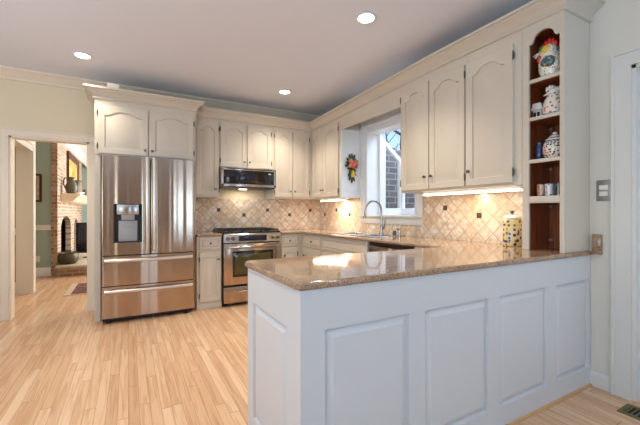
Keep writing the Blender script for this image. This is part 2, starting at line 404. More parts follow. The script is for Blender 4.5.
# ---------------------------------------------------------------- the setting
struct(MB().box(-4.2, 3.2, -3.8, 14.0, -.12, 0), 'floor', 'floor', smooth=0)
struct(MB().box(-4.2, 2.95, -3.8, 14.0, CEIL, CEIL + .1), 'ceiling', 'ceil', smooth=0)
# back wall with the doorway to the family room (opening X -1.145..-.414, up to 2.02)
DX0, DX1, DZ = -1.145, -.414, 2.02
struct(MB().box(-3.3, DX0, YB, YB + .12, 0, CEIL).box(DX0, DX1, YB, YB + .12, DZ, CEIL).box(DX1, XR + .18, YB, YB + .12, 0, CEIL), 'wall_back', 'wall', smooth=0)
# right wall with window and door openings
WY0, WY1, WZ0, WZ1 = 2.78, 3.67, 1.142, 2.225
RY0, RY1, RZ = .09, .928, 2.10
wr = MB()
wr.box(XR, XR + .18, -3.7, RY0, 0, CEIL).box(XR, XR + .18, RY0, RY1, RZ, CEIL).box(XR, XR + .18, RY1, WY0, 0, CEIL)
wr.box(XR, XR + .18, WY0, WY1, 0, WZ0).box(XR, XR + .18, WY0, WY1, WZ1, CEIL).box(XR, XR + .18, WY1, YB, 0, CEIL)
struct(wr, 'wall_right', 'wallr', smooth=0)
RW = ((-2.9, -1.4), (.39, .81), (1.98, 2.66))
wf = MB().box(-3.3, XR, -3.7, -3.55, 2.3, CEIL).box(-3.3, XR, -3.7, -3.55, 0, .2)
for a, b in ((-3.3, RW[0][0]), (RW[0][1], RW[1][0]), (RW[1][1], RW[2][0]), (RW[2][1], XR)): wf.box(a, b, -3.7, -3.55, .2, 2.3)
struct(wf, 'wall_front', 'wallf', smooth=0)
wlm = MB().box(-3.3, -3.15, -3.7, -1.95, 0, CEIL).box(-3.3, -3.15, .75, 1.4, 0, CEIL).box(-3.3, -3.15, 3.0, YB, 0, CEIL).box(-3.3, -3.15, 1.4, 3.0, 2.2, CEIL).box(-3.3, -3.15, 1.4, 3.0, 0, .5).box(-3.3, -3.15, -1.95, .75, 2.2, CEIL).box(-3.3, -3.15, -1.95, .75, 0, .5)
struct(wlm, 'wall_left', 'wallf', smooth=0)
# frames of the glazing behind the camera
fm = MB()
for a, b in RW:
    for x in ((a, b) if b - a < .6 else (a, (a + b) / 2, b)): fm.box(x - .04, x + .04, -3.6, -3.54, .2, 2.3)
    for z in (.2, 1.2, 2.3): fm.box(a, b, -3.6, -3.54, z - .04, z + .04)
struct(fm, 'window_2', 'white', smooth=0)
fm = MB()
for y in (-1.95, -.6, .75): fm.box(-3.2, -3.14, y - .05, y + .05, .5, 2.2)
for z in (.5, 1.35, 2.2): fm.box(-3.2, -3.14, -1.95, .75, z - .04, z + .04)
struct(fm, 'window_3', 'white', smooth=0)
fm = MB()
for y in (1.4, 2.2, 3.0): fm.box(-3.2, -3.14, y - .05, y + .05, .5, 2.2)
for z in (.5, 1.35, 2.2): fm.box(-3.2, -3.14, 1.4, 3.0, z - .04, z + .04)
struct(fm, 'added_window', 'white', smooth=0)  # unseen window added to bring more light in from the left
# ceiling crown moulding in the kitchen
cp = [(0, CEIL), (.105, CEIL), (.1, CEIL - .014), (.085, CEIL - .02), (.06, CEIL - .045), (.035, CEIL - .07), (.018, CEIL - .085), (.016, CEIL - .105), (0, CEIL - .11)]
struct(MB().sweep([(-3.15, YB), (XR, YB)], cp, 1), 'trim_1', 'trim', smooth=35)
# cased doorway
def casing(mb, W0, W1, z, plane, face, t, w, sgn):
    """flat boards with a raised outer band, legs under a full-width head"""
    def bx(a, b, tt, z0, z1):
        lo, hi = sorted((face, face + sgn * tt))
        if plane == 'y': mb.box(a, b, lo, hi, z0, z1)
        else: mb.box(lo, hi, a, b, z0, z1)
    o = .018
    bx(W0 - w + o, W0, t, 0, z); bx(W1, W1 + w - o, t, 0, z); bx(W0 - w + o, W1 + w - o, t, z, z + w - o)
    bx(W0 - w, W0 - w + o, t + .010, 0, z + w - o); bx(W1 + w - o, W1 + w, t + .010, 0, z + w - o); bx(W0 - w, W1 + w, t + .010, z + w - o, z + w)
    return mb
dm = casing(MB(), DX0, DX1, DZ, 'y', YB, .018, .088, -1)
dm.box(DX0, DX0 + .02, YB - .005, YB + .125, 0, DZ).box(DX1 - .02, DX1, YB - .005, YB + .125, 0, DZ).box(DX0, DX1, YB - .005, YB + .125, DZ - .02, DZ)
struct(dm, 'trim_2', 'trim', smooth=0)
# right-hand door and its casing
dm = casing(MB(), RY0, RY1, RZ, 'x', XR, .02, .098, -1)
dm.box(XR - .002, XR + .17, RY1 - .02, RY1, 0, RZ).box(XR - .002, XR + .17, RY0, RY0 + .02, 0, RZ).box(XR - .002, XR + .17, RY0, RY1, RZ - .02, RZ)
struct(dm, 'trim_3', 'trim2', smooth=0)
d1 = struct(MB().box(XR + .055, XR + .08, RY0 + .02, RY1 - .018, .008, RZ - .019), 'door_1', 'white', smooth=0)
for z0, hh in ((.16, .62), (.86, .62), (1.55, .42)):
    for y1 in (RY1 - .02 - .10, RY1 - .02 - .45):
        build(panel_door((XR + .055, y1, z0), -Y, -X, .26, hh, 0, t=.012, ml=.02, mr=.02, mb_=.02, mt=.02, dep=.006), 'door_panel', 'white', d1)
build(MB().lathe((XR + .055, RY0 + .09, 1.0), [(.02, 0), (.012, -.02), (.028, -.04), (.025, -.06), (.01, -.065)], 16, 'x'), 'door_knob', 'pewter', d1)
bb = [(0, 0), (.014, 0), (.014, .075), (.008, .092), (0, .1)]
struct(MB().sweep([(XR, RY1 + .098), (XR, 1.165)], [(-a, b) for a, b in bb], 1), 'baseboard_right', 'trim2', smooth=30)
struct(MB().sweep([(-3.15, YB), (DX0 - .088, YB)], bb, 1), 'baseboard_back', 'trim', smooth=30)

# tiled splashbacks
tb = struct(MB().box(.715, XR - .01, YB - .012, YB, CT - .05, 1.372), 'wall_tile_back', 'tile_back', smooth=0)
tr = MB().box(XR - .012, XR, 3.80, YB - .012, CT - .05, 1.38).box(XR - .012, XR, 2.665, 3.80, CT - .05, 1.035).box(XR - .012, XR, 1.165, 2.665, CT - .05, 1.40)
tr = struct(tr, 'wall_tile_right', 'tile_right', smooth=0)
for i in range(5):
    x, z = 1.113 + .365 * i, (1.213, 1.14)[i % 2]
    build(MB().box(x - .024, x + .024, YB - .016, YB - .01, z - .024, z + .024, .002), 'accent_tile', 'darkpew', tb)
for y, z in ((4.766, 1.144), (4.415, 1.214), (4.065, 1.147), (2.373, 1.221), (1.995, 1.15)):
    build(MB().box(XR - .016, XR - .01, y - .024, y + .024, z - .024, z + .024, .002), 'accent_tile', 'darkpew', tr)

# garden window over the sink
w1 = MB()
cx = XR - .02
w1.box(cx, XR, WY0 - .115, WY0, WZ0, 2.40, .004).box(cx, XR, WY1, WY1 + .115, WZ0, 2.40, .004)
w1.box(cx - .008, XR, WY1 + .085, WY1 + .115, WZ0, 2.40, .004).box(cx - .008, XR, WY0 - .115, WY0 - .085, WZ0, 2.40, .004)
w1.box(cx, XR, WY0, WY1, WZ1, 2.40, .004).box(cx - .02, XR, WY0 - .1, WY1 + .1, 2.29, 2.33, .006)
GX0, GX1 = XR + .185, XR + .60
w1.box(XR - .01, GX0, WY1 - .012, WY1, WZ0, WZ1).box(XR - .01, GX0, WY0, WY0 + .012, WZ0, WZ1).box(XR - .01, GX0, WY0, WY1, WZ1 - .012, WZ1)
# projecting box: side panels with a sloping top, front sash, base shelf
def gz(x): return 2.225 - (x - GX0) * .82
for (ya, yb) in ((WY1 - .045, WY1), (WY0, WY0 + .045)):
    outer = [(GX0, 1.142), (GX1, 1.142), (GX1, gz(GX1)), (GX0, gz(GX0))]
    inner = [(GX0 + .095, 1.235), (GX1 - .07, 1.235), (GX1 - .07, gz(GX1 - .07) - .06), (GX0 + .095, gz(GX0 + .095) - .06)]
    w1.rings([[(x, ya, z) for x, z in outer], [(x, yb, z) for x, z in outer], [(x, yb, z) for x, z in inner], [(x, ya, z) for x, z in inner]], closed=True)
outer = [(WY0, 1.142), (WY1, 1.142), (WY1, gz(GX1)), (WY0, gz(GX1))]
for (a, b) in ((WY0 + .03, (WY0 + WY1) / 2), ((WY0 + WY1) / 2, WY1 - .03)):
    o_ = [(a, 1.142), (b, 1.142), (b, gz(GX1)), (a, gz(GX1))]; i_ = [(a + .045, 1.235), (b - .045, 1.235), (b - .045, gz(GX1) - .09), (a + .045, gz(GX1) - .09)]
    w1.rings([[(GX1 - .045, y, z) for y, z in o_], [(GX1, y, z) for y, z in o_], [(GX1, y, z) for y, z in i_], [(GX1 - .045, y, z) for y, z in i_]], closed=True)
w1.box(XR - .01, GX1, WY0, WY1, 1.10, 1.145)
for yy in (WY0 + .02,):       # roof bars
    w1.rings([[(GX0, yy - .02, gz(GX0) - .03), (GX0, yy + .02, gz(GX0) - .03), (GX0, yy + .02, gz(GX0)), (GX0, yy - .02, gz(GX0))],
              [(GX1, yy - .02, gz(GX1) - .03), (GX1, yy + .02, gz(GX1) - .03), (GX1, yy + .02, gz(GX1)), (GX1, yy - .02, gz(GX1))]])
wo = struct(w1, 'window_1', 'white', smooth=30)
g = MB()
ins = [(GX0 + .09, 1.23), (GX1 - .065, 1.23), (GX1 - .065, gz(GX1 - .065) - .055), (GX0 + .09, gz(GX0 + .09) - .055)]
for y in (WY1 - .02, WY0 + .02): g.face([g.bm.verts.new((x, y, z)) for x, z in ins])
for (a, b) in ((WY0 + .07, (WY0 + WY1) / 2 - .04), ((WY0 + WY1) / 2 + .04, WY1 - .07)):
    g.face([g.bm.verts.new(p) for p in ((GX1 - .02, a, 1.23), (GX1 - .02, b, 1.23), (GX1 - .02, b, gz(GX1) - .085), (GX1 - .02, a, gz(GX1) - .085))])
    g.face([g.bm.verts.new(p) for p in ((GX0, a - .03, gz(GX0) - .01), (GX0, b + .03, gz(GX0) - .01), (GX1, b + .03, gz(GX1) - .01), (GX1, a - .03, gz(GX1) - .01))])
build(g, 'window_pane', 'glass', wo, smooth=0)
build(MB().box(XR - .045, XR + .02, WY0 - .125, WY1 + .135, 1.118, 1.145, .006).box(XR - .024, XR, WY0 - .115, WY1 + .12, 1.034, 1.12, .005), 'window_sill', 'trim2', wo)

# outdoors
struct(MB().box(3.2, 14, -4, 14, -.3, -.15), 'ground', 'lawn', smooth=0)
struct(MB().box(2.96, 5.2, 3.95, 4.15, -.2, 2.12), 'wall_outside', 'brick_out', smooth=0)
tr_ = thing('bare_tree', 'bare branching tree seen high through the sink window', 'tree', (6.6, 7.0, -.16))
build(MB().tube([(6.6, 7.0, -.16), (6.62, 7.02, 1.5), (6.55, 7.1, 3.0), (6.6, 7.1, 4.2)], [.13, .11, .08, .05], 10), 'trunk', 'bark', tr_)
for i in range(16):
    a = i * 2.4; z0 = 1.8 + i * .16; L = 1.5 - i * .03
    p0 = Vector((6.58, 7.06, z0)); p1 = p0 + Vector((math.cos(a) * L * .5, math.sin(a) * L * .5, .35)); p2 = p0 + Vector((math.cos(a + .3) * L, math.sin(a + .3) * L, .9))
    b_ = MB().tube([p0, p1, p2], [.04, .025, .01], 6)
    for k in range(4):
        q = p1.lerp(p2, k / 4); b_.tube([q, q + Vector((math.cos(a + k * 1.7) * .35, math.sin(a + k * 1.7) * .35, .3))], [.012, .005], 5)
    build(b_, 'branch', 'bark', tr_)

# ---------------------------------------------------------------- family room beyond the doorway
FY = 8.035
struct(MB().box(-4.2, -1.25, FY, FY + .12, 0, CEIL), 'wall_family_room', 'teal', smooth=0)
struct(MB().box(-1.40, 2.6, 13.4, 13.52, 0, CEIL), 'wall_far', 'teal', smooth=0)
struct(MB().box(2.4, 2.55, YB + .12, 13.5, 0, CEIL), 'wall_far_right', 'teal', smooth=0)
struct(MB().box(-4.2, -1.39, 6.50, 6.62, 0, CEIL), 'wall_side_room', 'tan', smooth=0)
struct(MB().box(-4.2, -4.08, YB, 6.6, 0, CEIL), 'wall_side_room_left', 'tan', smooth=0)
pm = MB().box(-1.39, -1.225, 6.37, 6.62, 0, CEIL).box(-1.40, -1.20, 6.365, 6.385, 0, 2.12, .004).box(-1.39, -1.225, YB + .12, 6.37, 2.10, CEIL).box(-1.225, -1.205, YB + .12, 6.385, 2.06, 2.16, .004).box(-1.225, -1.19, YB + .12, 6.385, 2.14, 2.17, .004).box(-1.228, -1.205, 6.37, 6.47, 0, 2.1, .004)
struct(pm, 'trim_4', 'trim2', smooth=30)
rail = [(0, .85), (.014, .85), (.018, .885), (.034, .91), (.034, .94), (0, .945)]
struct(MB().sweep([(-2.4, FY), (-1.25, FY)], rail, 1), 'trim_5', 'white', smooth=30)
struct(MB().sweep([(-4.0, 6.50), (-1.39, 6.50)], rail, 1), 'trim_6', 'trim', smooth=30)
bb2 = [(0, 0), (.016, 0), (.016, .13), (.008, .15), (0, .16)]
struct(MB().sweep([(-2.4, FY), (-1.25, FY)], bb2, 1), 'baseboard_family_room', 'white', smooth=30)
struct(MB().sweep([(-4.0, 6.50), (-1.39, 6.50)], bb2, 1), 'baseboard_side_room', 'trim', smooth=30)
struct(MB().box(-1.262, -1.232, FY - .02, FY, 0, CEIL), 'trim_7', 'trim', smooth=0)
cp2 = [(0, CEIL), (.13, CEIL), (.12, CEIL - .02), (.07, CEIL - .06), (.03, CEIL - .11), (.02, CEIL - .14), (0, CEIL - .145)]
struct(MB().sweep([(-1.158, 8.0), (-1.158, 13.4), (2.4, 13.4)], cp2, 1), 'trim_8', 'white', smooth=35)
wo_ = tag(build(MB().box(-1.485, -1.425, FY - .006, FY, .265, .375, .004).box(-1.468, -1.442, FY - .010, FY - .005, .28, .315, .002).box(-1.468, -1.442, FY - .010, FY - .005, .325, .36, .002), 'wall_outlet', 'outlet', loc=(-1.455, FY, .265)), 'white outlet plate low on the teal wall beyond the doorway', 'outlet')
# brick fireplace
CX = -1.158
fp = thing('fireplace', 'brick fireplace with white mantel and raised hearth in the far room', 'fireplace', (-1.2, 9.5, 0))
def arch_pts(y0, y1, z0, zs, zt, k=14):
    yc, hw = (y0 + y1) / 2, (y1 - y0) / 2
    return [(yc - hw * math.cos(math.pi * i / k), zs + (zt - zs) * math.sin(math.pi * i / k)) for i in range(k + 1)]
def arch_wall(mb, ya, yb, y0, y1, zs, zt, ztop, xa, xb):
    """wall piece ya..yb with an arched opening y0..y1; concave outline prism"""
    pts = [(ya, 0), (y0, 0)] + arch_pts(y0, y1, 0, zs, zt) + [(y1, 0), (yb, 0), (yb, ztop), (ya, ztop)]
    mb.prism(pts, 'yz', xa, xb)
m = MB(); arch_wall(m, 8.0, 9.95, 8.37, 9.70, .86, 1.10, CEIL, CX - .10, CX)
arch_wall(m, 9.95, 11.8, 10.2, 10.95, .78, 1.02, CEIL, CX - .10, CX)
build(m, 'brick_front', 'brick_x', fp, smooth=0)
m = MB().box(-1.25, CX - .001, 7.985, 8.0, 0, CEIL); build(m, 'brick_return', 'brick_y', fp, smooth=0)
m = MB().box(-1.75, -1.25, 8.16, 8.2, 0, 1.3).box(-1.75, -1.25, 9.9, 9.94, 0, 1.3).box(-1.79, -1.75, 8.16, 9.94, 0, 1.3).box(-1.75, -1.25, 8.16, 9.94, 1.25, 1.3); build(m, 'firebox', 'darkbrick', fp, smooth=0)
m = MB().box(-1.6, -1.25, 10.1, 10.15, 0, 1.2).box(-1.6, -1.25, 11.0, 11.05, 0, 1.2).box(-1.65, -1.6, 10.1, 11.05, 0, 1.2).box(-1.6, -1.25, 10.1, 11.05, 1.15, 1.2); build(m, 'log_niche', 'darkbrick', fp, smooth=0)
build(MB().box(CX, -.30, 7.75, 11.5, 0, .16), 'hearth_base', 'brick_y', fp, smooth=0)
build(MB().box(CX, -.28, 7.73, 11.5, .16, .20, .006), 'hearth_slab', 'stone', fp)
m = MB().box(CX, -.83, 8.25, 11.3, 1.51, 1.55, .006)
m.sweep([(CX, 8.30), (-.89, 8.30), (-.89, 11.25)], [(.03, 1.515), (.02, 1.49), (-.01, 1.475), (-.03, 1.45), (-.06, 1.42), (-.10, 1.40), (-.13, 1.385), (-.25, 1.38), (-.25, 1.515)], 1)
build(m, 'mantel', 'trim', fp, smooth=35)
# what stands on and by it
pt = thing('pitcher', 'dark grey-green pitcher at the near end of the white mantel', 'pitcher', (-1.0, 8.45, 1.55))
build(MB().lathe((-1.0, 8.45, 1.55), [(.06, 0), (.07, .01), (.10, .07), (.105, .13), (.085, .21), (.05, .27), (.046, .30), (.062, .335), (.055, .335), (.038, .29)], 20), 'vessel', 'pitcher', pt)
build(MB().tube([(-1.05, 8.43, 1.85), (-1.10, 8.42, 1.87), (-1.13, 8.42, 1.80), (-1.12, 8.42, 1.72), (-1.09, 8.43, 1.66)], .013, 8), 'handle', 'pitcher', pt)
m = MB().lathe((-1.0, 9.3, 1.55), [(.11, 0), (.12, .02), (.05, .03), (.045, .2), (.07, .3), (.09, .34), (.03, .34)], 16); tag(build(m, 'candlestick', 'pitcher', loc=(-1.0, 9.3, 1.55)), 'dark candlestick standing right of the pitcher on the mantel', 'candlestick')
m = MB().lathe((-.95, 9.0, 1.55), [(.06, 0), (.11, .03), (.13, .06), (.11, .06), (.05, .03)], 16); tag(build(m, 'bowl', 'whiteglaze', loc=(-.95, 9.0, 1.55)), 'small white bowl in front of the candlestick on the mantel', 'bowl')
m = MB().ell((-.93, 10.2, 1.62), (.07, .09, .07), 14, 8).lathe((-.93, 10.2, 1.55), [(.06, 0), (.05, .03), (.03, .05)], 12).ell((-.93, 10.12, 1.70), (.04, .05, .045), 10, 8); tag(build(m, 'figurine', 'darkpew', loc=(-.93, 10.2, 1.55)), 'small dark figurine at the right end of the mantel', 'figurine')
pc = thing('framed_painting', 'gilt painting in a dark wood frame above the mantel', 'picture', (CX, 9.9, 1.8))
def frame_yz(x, t, y0, y1, z0, z1, w):
    m = MB(); o_ = [(y0, z0), (y1, z0), (y1, z1), (y0, z1)]; i_ = [(y0 + w, z0 + w), (y1 - w, z0 + w), (y1 - w, z1 - w), (y0 + w, z1 - w)]
    return m.rings([[(x, y, z) for y, z in o_], [(x + t, y, z) for y, z in o_], [(x + t * .6, y, z) for y, z in i_], [(x, y, z) for y, z in i_]], closed=True)
build(frame_yz(CX, .05, 9.05, 10.75, 1.68, 2.50, .14), 'frame', 'frame', pc, smooth=0)
build(MB().box(CX, CX + .02, 9.18, 10.62, 1.8, 2.38), 'canvas', 'art', pc, smooth=0)
pc = thing('framed_print', 'small pale print in a dark red frame on the teal wall', 'picture', (-1.5, FY, 1.35))
o_ = [(-1.62, 1.37), (-1.395, 1.37), (-1.395, 1.885), (-1.62, 1.885)]; i_ = [(-1.585, 1.405), (-1.43, 1.405), (-1.43, 1.85), (-1.585, 1.85)]
build(MB().rings([[(x, FY, z) for x, z in o_], [(x, FY - .03, z) for x, z in o_], [(x, FY - .022, z) for x, z in i_], [(x, FY, z) for x, z in i_]], closed=True), 'frame', 'frame', pc, smooth=0)
build(MB().box(-1.59, -1.425, FY - .012, FY, 1.40, 1.855), 'print', 'art2', pc, smooth=0)
tv = thing('television', 'black flat television beside the brick fireplace, partly behind the door casing', 'television', (-.60, 9.0, .2))
build(MB().box(-.985, -.14, 8.98, 9.04, .30, .96, .012), 'housing', 'black', tv)
build(MB().box(-.955, -.17, 8.974, 8.981, .33, .93), 'screen', 'display', tv, smooth=0)
build(MB().box(-.85, -.35, 8.92, 9.10, .2, .215, .004).box(-.65, -.55, 8.99, 9.03, .215, .31), 'foot', 'black', tv)
bk = thing('log_pot', 'round dark metal pot standing on the brick hearth', 'pot', (-1.0, 8.05, .2))
build(MB().lathe((-1.0, 8.05, .2), [(.10, 0), (.145, .03), (.165, .09), (.16, .16), (.14, .2), (.15, .21), (.135, .21), (.12, .19), (.13, .1), (.08, .02)], 24), 'vessel', 'pot', bk)
build(MB().tube([(-1.0 + .15 * math.cos(a), 8.05, .40 + .16 * math.sin(a) * .25) for a in [math.pi * i / 12 for i in range(13)]], .007, 8), 'handle', 'darkpew', bk)
rg = thing('rug', 'dark red patterned rug with a pale border beyond the doorway', 'rug', (-.3, 6.4, 0))
build(MB().box(-.72, .35, 5.98, 6.86, 0, .012), 'field', 'rug', rg, smooth=0)
build(MB().box(-.80, -.72, 5.95, 6.88, 0, .011).box(.35, .43, 5.95, 6.88, 0, .011).box(-.72, .35, 5.95, 5.98, 0, .011).box(-.72, .35, 6.86, 6.88, 0, .011), 'border', 'rug_edge', rg, smooth=0)

# ---------------------------------------------------------------- refrigerator and its cabinet
FX0, FX1, FYF = -.249, .678, 4.227
fr = thing('refrigerator', 'stainless steel french door refrigerator with ice dispenser and two drawers', 'refrigerator', ((FX0 + FX1) / 2, 4.55, 0))
build(MB().box(FX0 + .005, FX1 - .005, FYF + .09, YB - .03, .045, 1.77), 'cabinet', 'darkgrey', fr, smooth=0)
build(MB().box(FX0 + .01, FX1 - .01, FYF + .05, FYF + .10, .02, .055), 'kick_grille', 'black', fr, smooth=0)
def bowed(x0, x1, z0, z1, yf, depth, bow, fx0=None, fx1=None, hole=None, K=40):
    """slab whose front swells gently between fx0 and fx1; optional hole (x0,x1,z0,z1)"""
    fx0 = x0 if fx0 is None else fx0; fx1 = x1 if fx1 is None else fx1
    xs = [x0 + (x1 - x0) * i / K for i in range(K + 1)]; zs = [z0, z1]
    if hole:
        xs = sorted(set([x for x in xs if min(abs(x - hole[0]), abs(x - hole[1])) > .012 or x in (x0, x1)] + [hole[0], hole[1]])); zs = sorted([z0, hole[2], hole[3], z1])
    def yy(x):
        s = (x - (fx0 + fx1) / 2) / ((fx1 - fx0) / 2); e = min(x - x0, x1 - x)
        return yf + bow * s * s + .0007 * math.sin(x * 36 + 1.0) + .0003 * math.sin(x * 83) + (.008 * (1 - e / .012) ** 2 if e < .012 else 0)
    xs = sorted(set(xs + [x0 + .004, x0 + .012, x1 - .012, x1 - .004]))
    m = MB(); vt = {}
    def V(i, j, b):
        k = (i, j, b)
        if k not in vt: vt[k] = m.bm.verts.new((xs[i], yf + depth if b else yy(xs[i]), zs[j]))
        return vt[k]
    fill = {(i, j) for i in range(len(xs) - 1) for j in range(len(zs) - 1)}
    if hole: fill = {(i, j) for (i, j) in fill if not (j == 1 and xs[i] >= hole[0] - 1e-6 and xs[i + 1] <= hole[1] + 1e-6)}
    for (i, j) in fill:
        m.face([V(i, j, 0), V(i + 1, j, 0), V(i + 1, j + 1, 0), V(i, j + 1, 0)]); m.face([V(i, j, 1), V(i, j + 1, 1), V(i + 1, j + 1, 1), V(i + 1, j, 1)])
        for di, dj, a, b in ((-1, 0, (i, j + 1), (i, j)), (1, 0, (i + 1, j), (i + 1, j + 1)), (0, -1, (i, j), (i + 1, j)), (0, 1, (i + 1, j + 1), (i, j + 1))):
            if (i + di, j + dj) not in fill: m.face([V(*a, 1), V(*b, 1), V(*b, 0), V(*a, 0)])
    return m
SPL = .2145
HOLE = (-.139, .130, .853, 1.268)
dl = build(bowed(FX0, SPL - .003, .722, 1.781, FYF, .085, .012, FX0, FX1, HOLE), 'door', 'steel', fr, smooth=40)
dr = build(bowed(SPL + .003, FX1, .722, 1.781, FYF, .085, .012, FX0, FX1), 'door', 'steel', fr, smooth=40)
def bar_v(parent, x, z0, z1):
    p = [(x, FYF - .004, z0 + .03), (x, FYF - .045, z0 + .03), (x, FYF - .055, z0 + .05), (x, FYF - .06, (z0 + z1) / 2), (x, FYF - .055, z1 - .05), (x, FYF - .045, z1 - .03), (x, FYF - .004, z1 - .03)]
    m = MB().tube([(x, FYF + .004, z0 + .03), (x, FYF - .05, z0 + .03)], .012, 10).tube([(x, FYF + .004, z1 - .03), (x, FYF - .05, z1 - .03)], .010, 10)
    pts = [(x, FYF - .04 - .035 * math.sin(math.pi * i / 10), z0 + (z1 - z0) * i / 10) for i in range(11)]
    m.tube(pts, .022, 14); build(m, 'handle', 'bar', parent)
bar_v(dl, SPL - .035, .76, 1.775); bar_v(dr, SPL + .035, .76, 1.775)
# ice and water dispenser
x0, x1, z0, z1 = HOLE
build(MB().box(x0, x1, FYF + .078, FYF + .084, z0, z1).box(x0, x0 + .008, FYF + .01, FYF + .08, z0, z1).box(x1 - .008, x1, FYF + .01, FYF + .08, z0, z1).box(x0, x1, FYF + .012, FYF + .08, z0, z0 + .012), 'dispenser_recess', 'darkgrey', dl, smooth=0)
build(MB().box(x0 + .03, x1 - .03, FYF - .004, FYF + .078, z0 + .30, z1 - .005, .006), 'dispenser_panel', 'steel2', dl)
build(MB().box(x0 + .07, x1 - .07, FYF + .02, FYF + .07, z0 + .24, z0 + .31, .012), 'dispenser_spout', 'grey', dl)
build(MB().box(x0 + .045, x1 - .045, FYF + .035, FYF + .078, z0 + .012, z0 + .235, .006).box(x0 + .10, x1 - .08, FYF + .028, FYF + .04, z0 + .16, z0 + .215, .004), 'dispenser_paddle', 'grey', dl)
for (za, zb) in ((.397, .712), (.058, .388)):
    dd = build(bowed(FX0, FX1, za, zb, FYF, .085, .012), 'drawer', 'steel', fr, smooth=40)
    m = MB(); zz = zb - .045
    pts = [(FX0 + .03 + (FX1 - FX0 - .06) * i / 12, FYF - .03 - .018 * math.sin(math.pi * i / 12), zz) for i in range(13)]
    m.tube(pts, .018, 14)
    for xx in (FX0 + .065, FX1 - .065): m.tube([(xx, FYF + .012, zz), (xx, FYF - .032, zz)], .010, 10)
    build(m, 'handle', 'bar', dd)
for xx in (FX0 + .06, FX1 - .09):
    build(MB().lathe((xx, FYF + .05, 0), [(.022, 0), (.024, .006), (.012, .012), (.012, .05)], 14), 'foot', 'rubber', fr)

CROWN_B, CROWN_T = 2.400, 2.512
FCY = 4.38
fc = thing('fridge_cabinet', 'cream two door cabinet enclosing the top and sides of the refrigerator', 'cabinet', (.2, 4.66, 0))
build(MB().box(-.318, -.262, FCY, YB - .03, 0, 1.80).box(.69, .714, FCY, YB - .016, 0, 1.80).box(-.318, .714, FCY, YB - .03, 1.79, 2.45), 'body', 'cab', fc, smooth=0, bevel=.002)
door(fc, (-.285, FCY, 1.815), X, -Y, .478, .515, .045, 'l', (.478 - .03, .06), ml=.06, mr=.06, mb_=.06, mt=.055)
door(fc, (.207, FCY, 1.815), X, -Y, .478, .515, .045, 'r', (.03, .06), ml=.06, mr=.06, mb_=.06, mt=.055)

# ---------------------------------------------------------------- wall cabinets
UB, UT = 1.372, 2.45
BYF = YB - .35          # front of the back wall cabinets
UXF = XR - .33          # front of the right wall cabinets
c = thing('wall_cabinet', 'narrow cream single door wall cabinet between refrigerator and microwave', 'cabinet', (.88, BYF, UB), 'wall cabinets')
build(MB().box(.716, 1.043, BYF, YB - .014, UB, UT), 'body', 'cab', c, smooth=0, bevel=.002)
door(c, (.752, BYF, UB + .025), X, -Y, .282, .955, .05, 'r', (.282 - .04, .085), ml=.05, mr=.05)
c = thing('wall_cabinet', 'short cream two door wall cabinet directly above the microwave', 'cabinet', (1.42, BYF, 1.78), 'wall cabinets')
build(MB().box(1.045, 1.803, BYF, YB - .014, 1.777, UT), 'body', 'cab', c, smooth=0, bevel=.002)
door(c, (1.06, BYF, 1.79), X, -Y, .345, .575, .045, 'l', (.345 - .03, .07), ml=.05, mr=.05)
door(c, (1.418, BYF, 1.79), X, -Y, .345, .575, .045, 'r', (.03, .07), ml=.05, mr=.05)
c = thing('wall_cabinet', 'tall cream two door wall cabinet right of the microwave, in the corner', 'cabinet', (2.1, BYF, UB), 'wall cabinets')
build(MB().box(1.805, UXF, BYF, YB - .014, UB, UT), 'body', 'cab', c, smooth=0, bevel=.002)
door(c, (1.822, BYF, UB + .025), X, -Y, .268, .955, .05, 'l', (.268 - .03, .085), ml=.045, mr=.045)
door(c, (2.102, BYF, UB + .025), X, -Y, .268, .955, .05, 'r', (.03, .085), ml=.045, mr=.045)
c = thing('wall_cabinet', 'cream two door wall cabinet left of the sink window, beside the corner', 'cabinet', (UXF + .15, 4.2, UB), 'wall cabinets')
build(MB().box(UXF, XR - .013, 3.79, YB - .014, UB, UT), 'body', 'cab', c, smooth=0, bevel=.002)
door(c, (UXF, 4.575, UB + .02), -Y, -X, .33, .975, .05, None, (.33 - .03, .10), ml=.05, mr=.05)
door(c, (UXF, 4.235, UB + .02), -Y, -X, .395, .975, .05, 'r', (.03, .10), ml=.055, mr=.055)
build(panel_door((UXF, 3.79, UB), X, -Y, .316, .90, 0, t=.006, ml=.055, mr=.05, mb_=.055, mt=.02, edge=0, bev=.02, dep=.004), 'end_panel', 'white', c, smooth=25)  # window white on a cream cabinet, daylight on this side put into colour
c = thing('wall_cabinet', 'tall cream two door wall cabinet just right of the sink window', 'cabinet', (UXF + .15, 2.25, UB), 'wall cabinets')
build(MB().box(UXF, XR - .014, 1.87, 2.652, UB, UT + .06), 'body', 'cab', c, smooth=0, bevel=.002)
door(c, (UXF, 2.640, UB + .02), -Y, -X, .362, 1.0, .055, 'l', (.362 - .035, .115), ml=.055, mr=.055)
door(c, (UXF, 2.266, UB + .02), -Y, -X, .376, 1.0, .055, 'r', (.035, .115), ml=.055, mr=.055)
c = thing('wall_cabinet', 'tall cream single door wall cabinet beside the open shelves', 'cabinet', (UXF + .15, 1.65, UB), 'wall cabinets')
build(MB().box(UXF, XR - .014, 1.425, 1.868, UB, UT + .06), 'body', 'cab', c, smooth=0, bevel=.002)
door(c, (UXF, 1.874, UB + .02), -Y, -X, .392, 1.0, .06, 'r', (.035, .115), ml=.06, mr=.06)

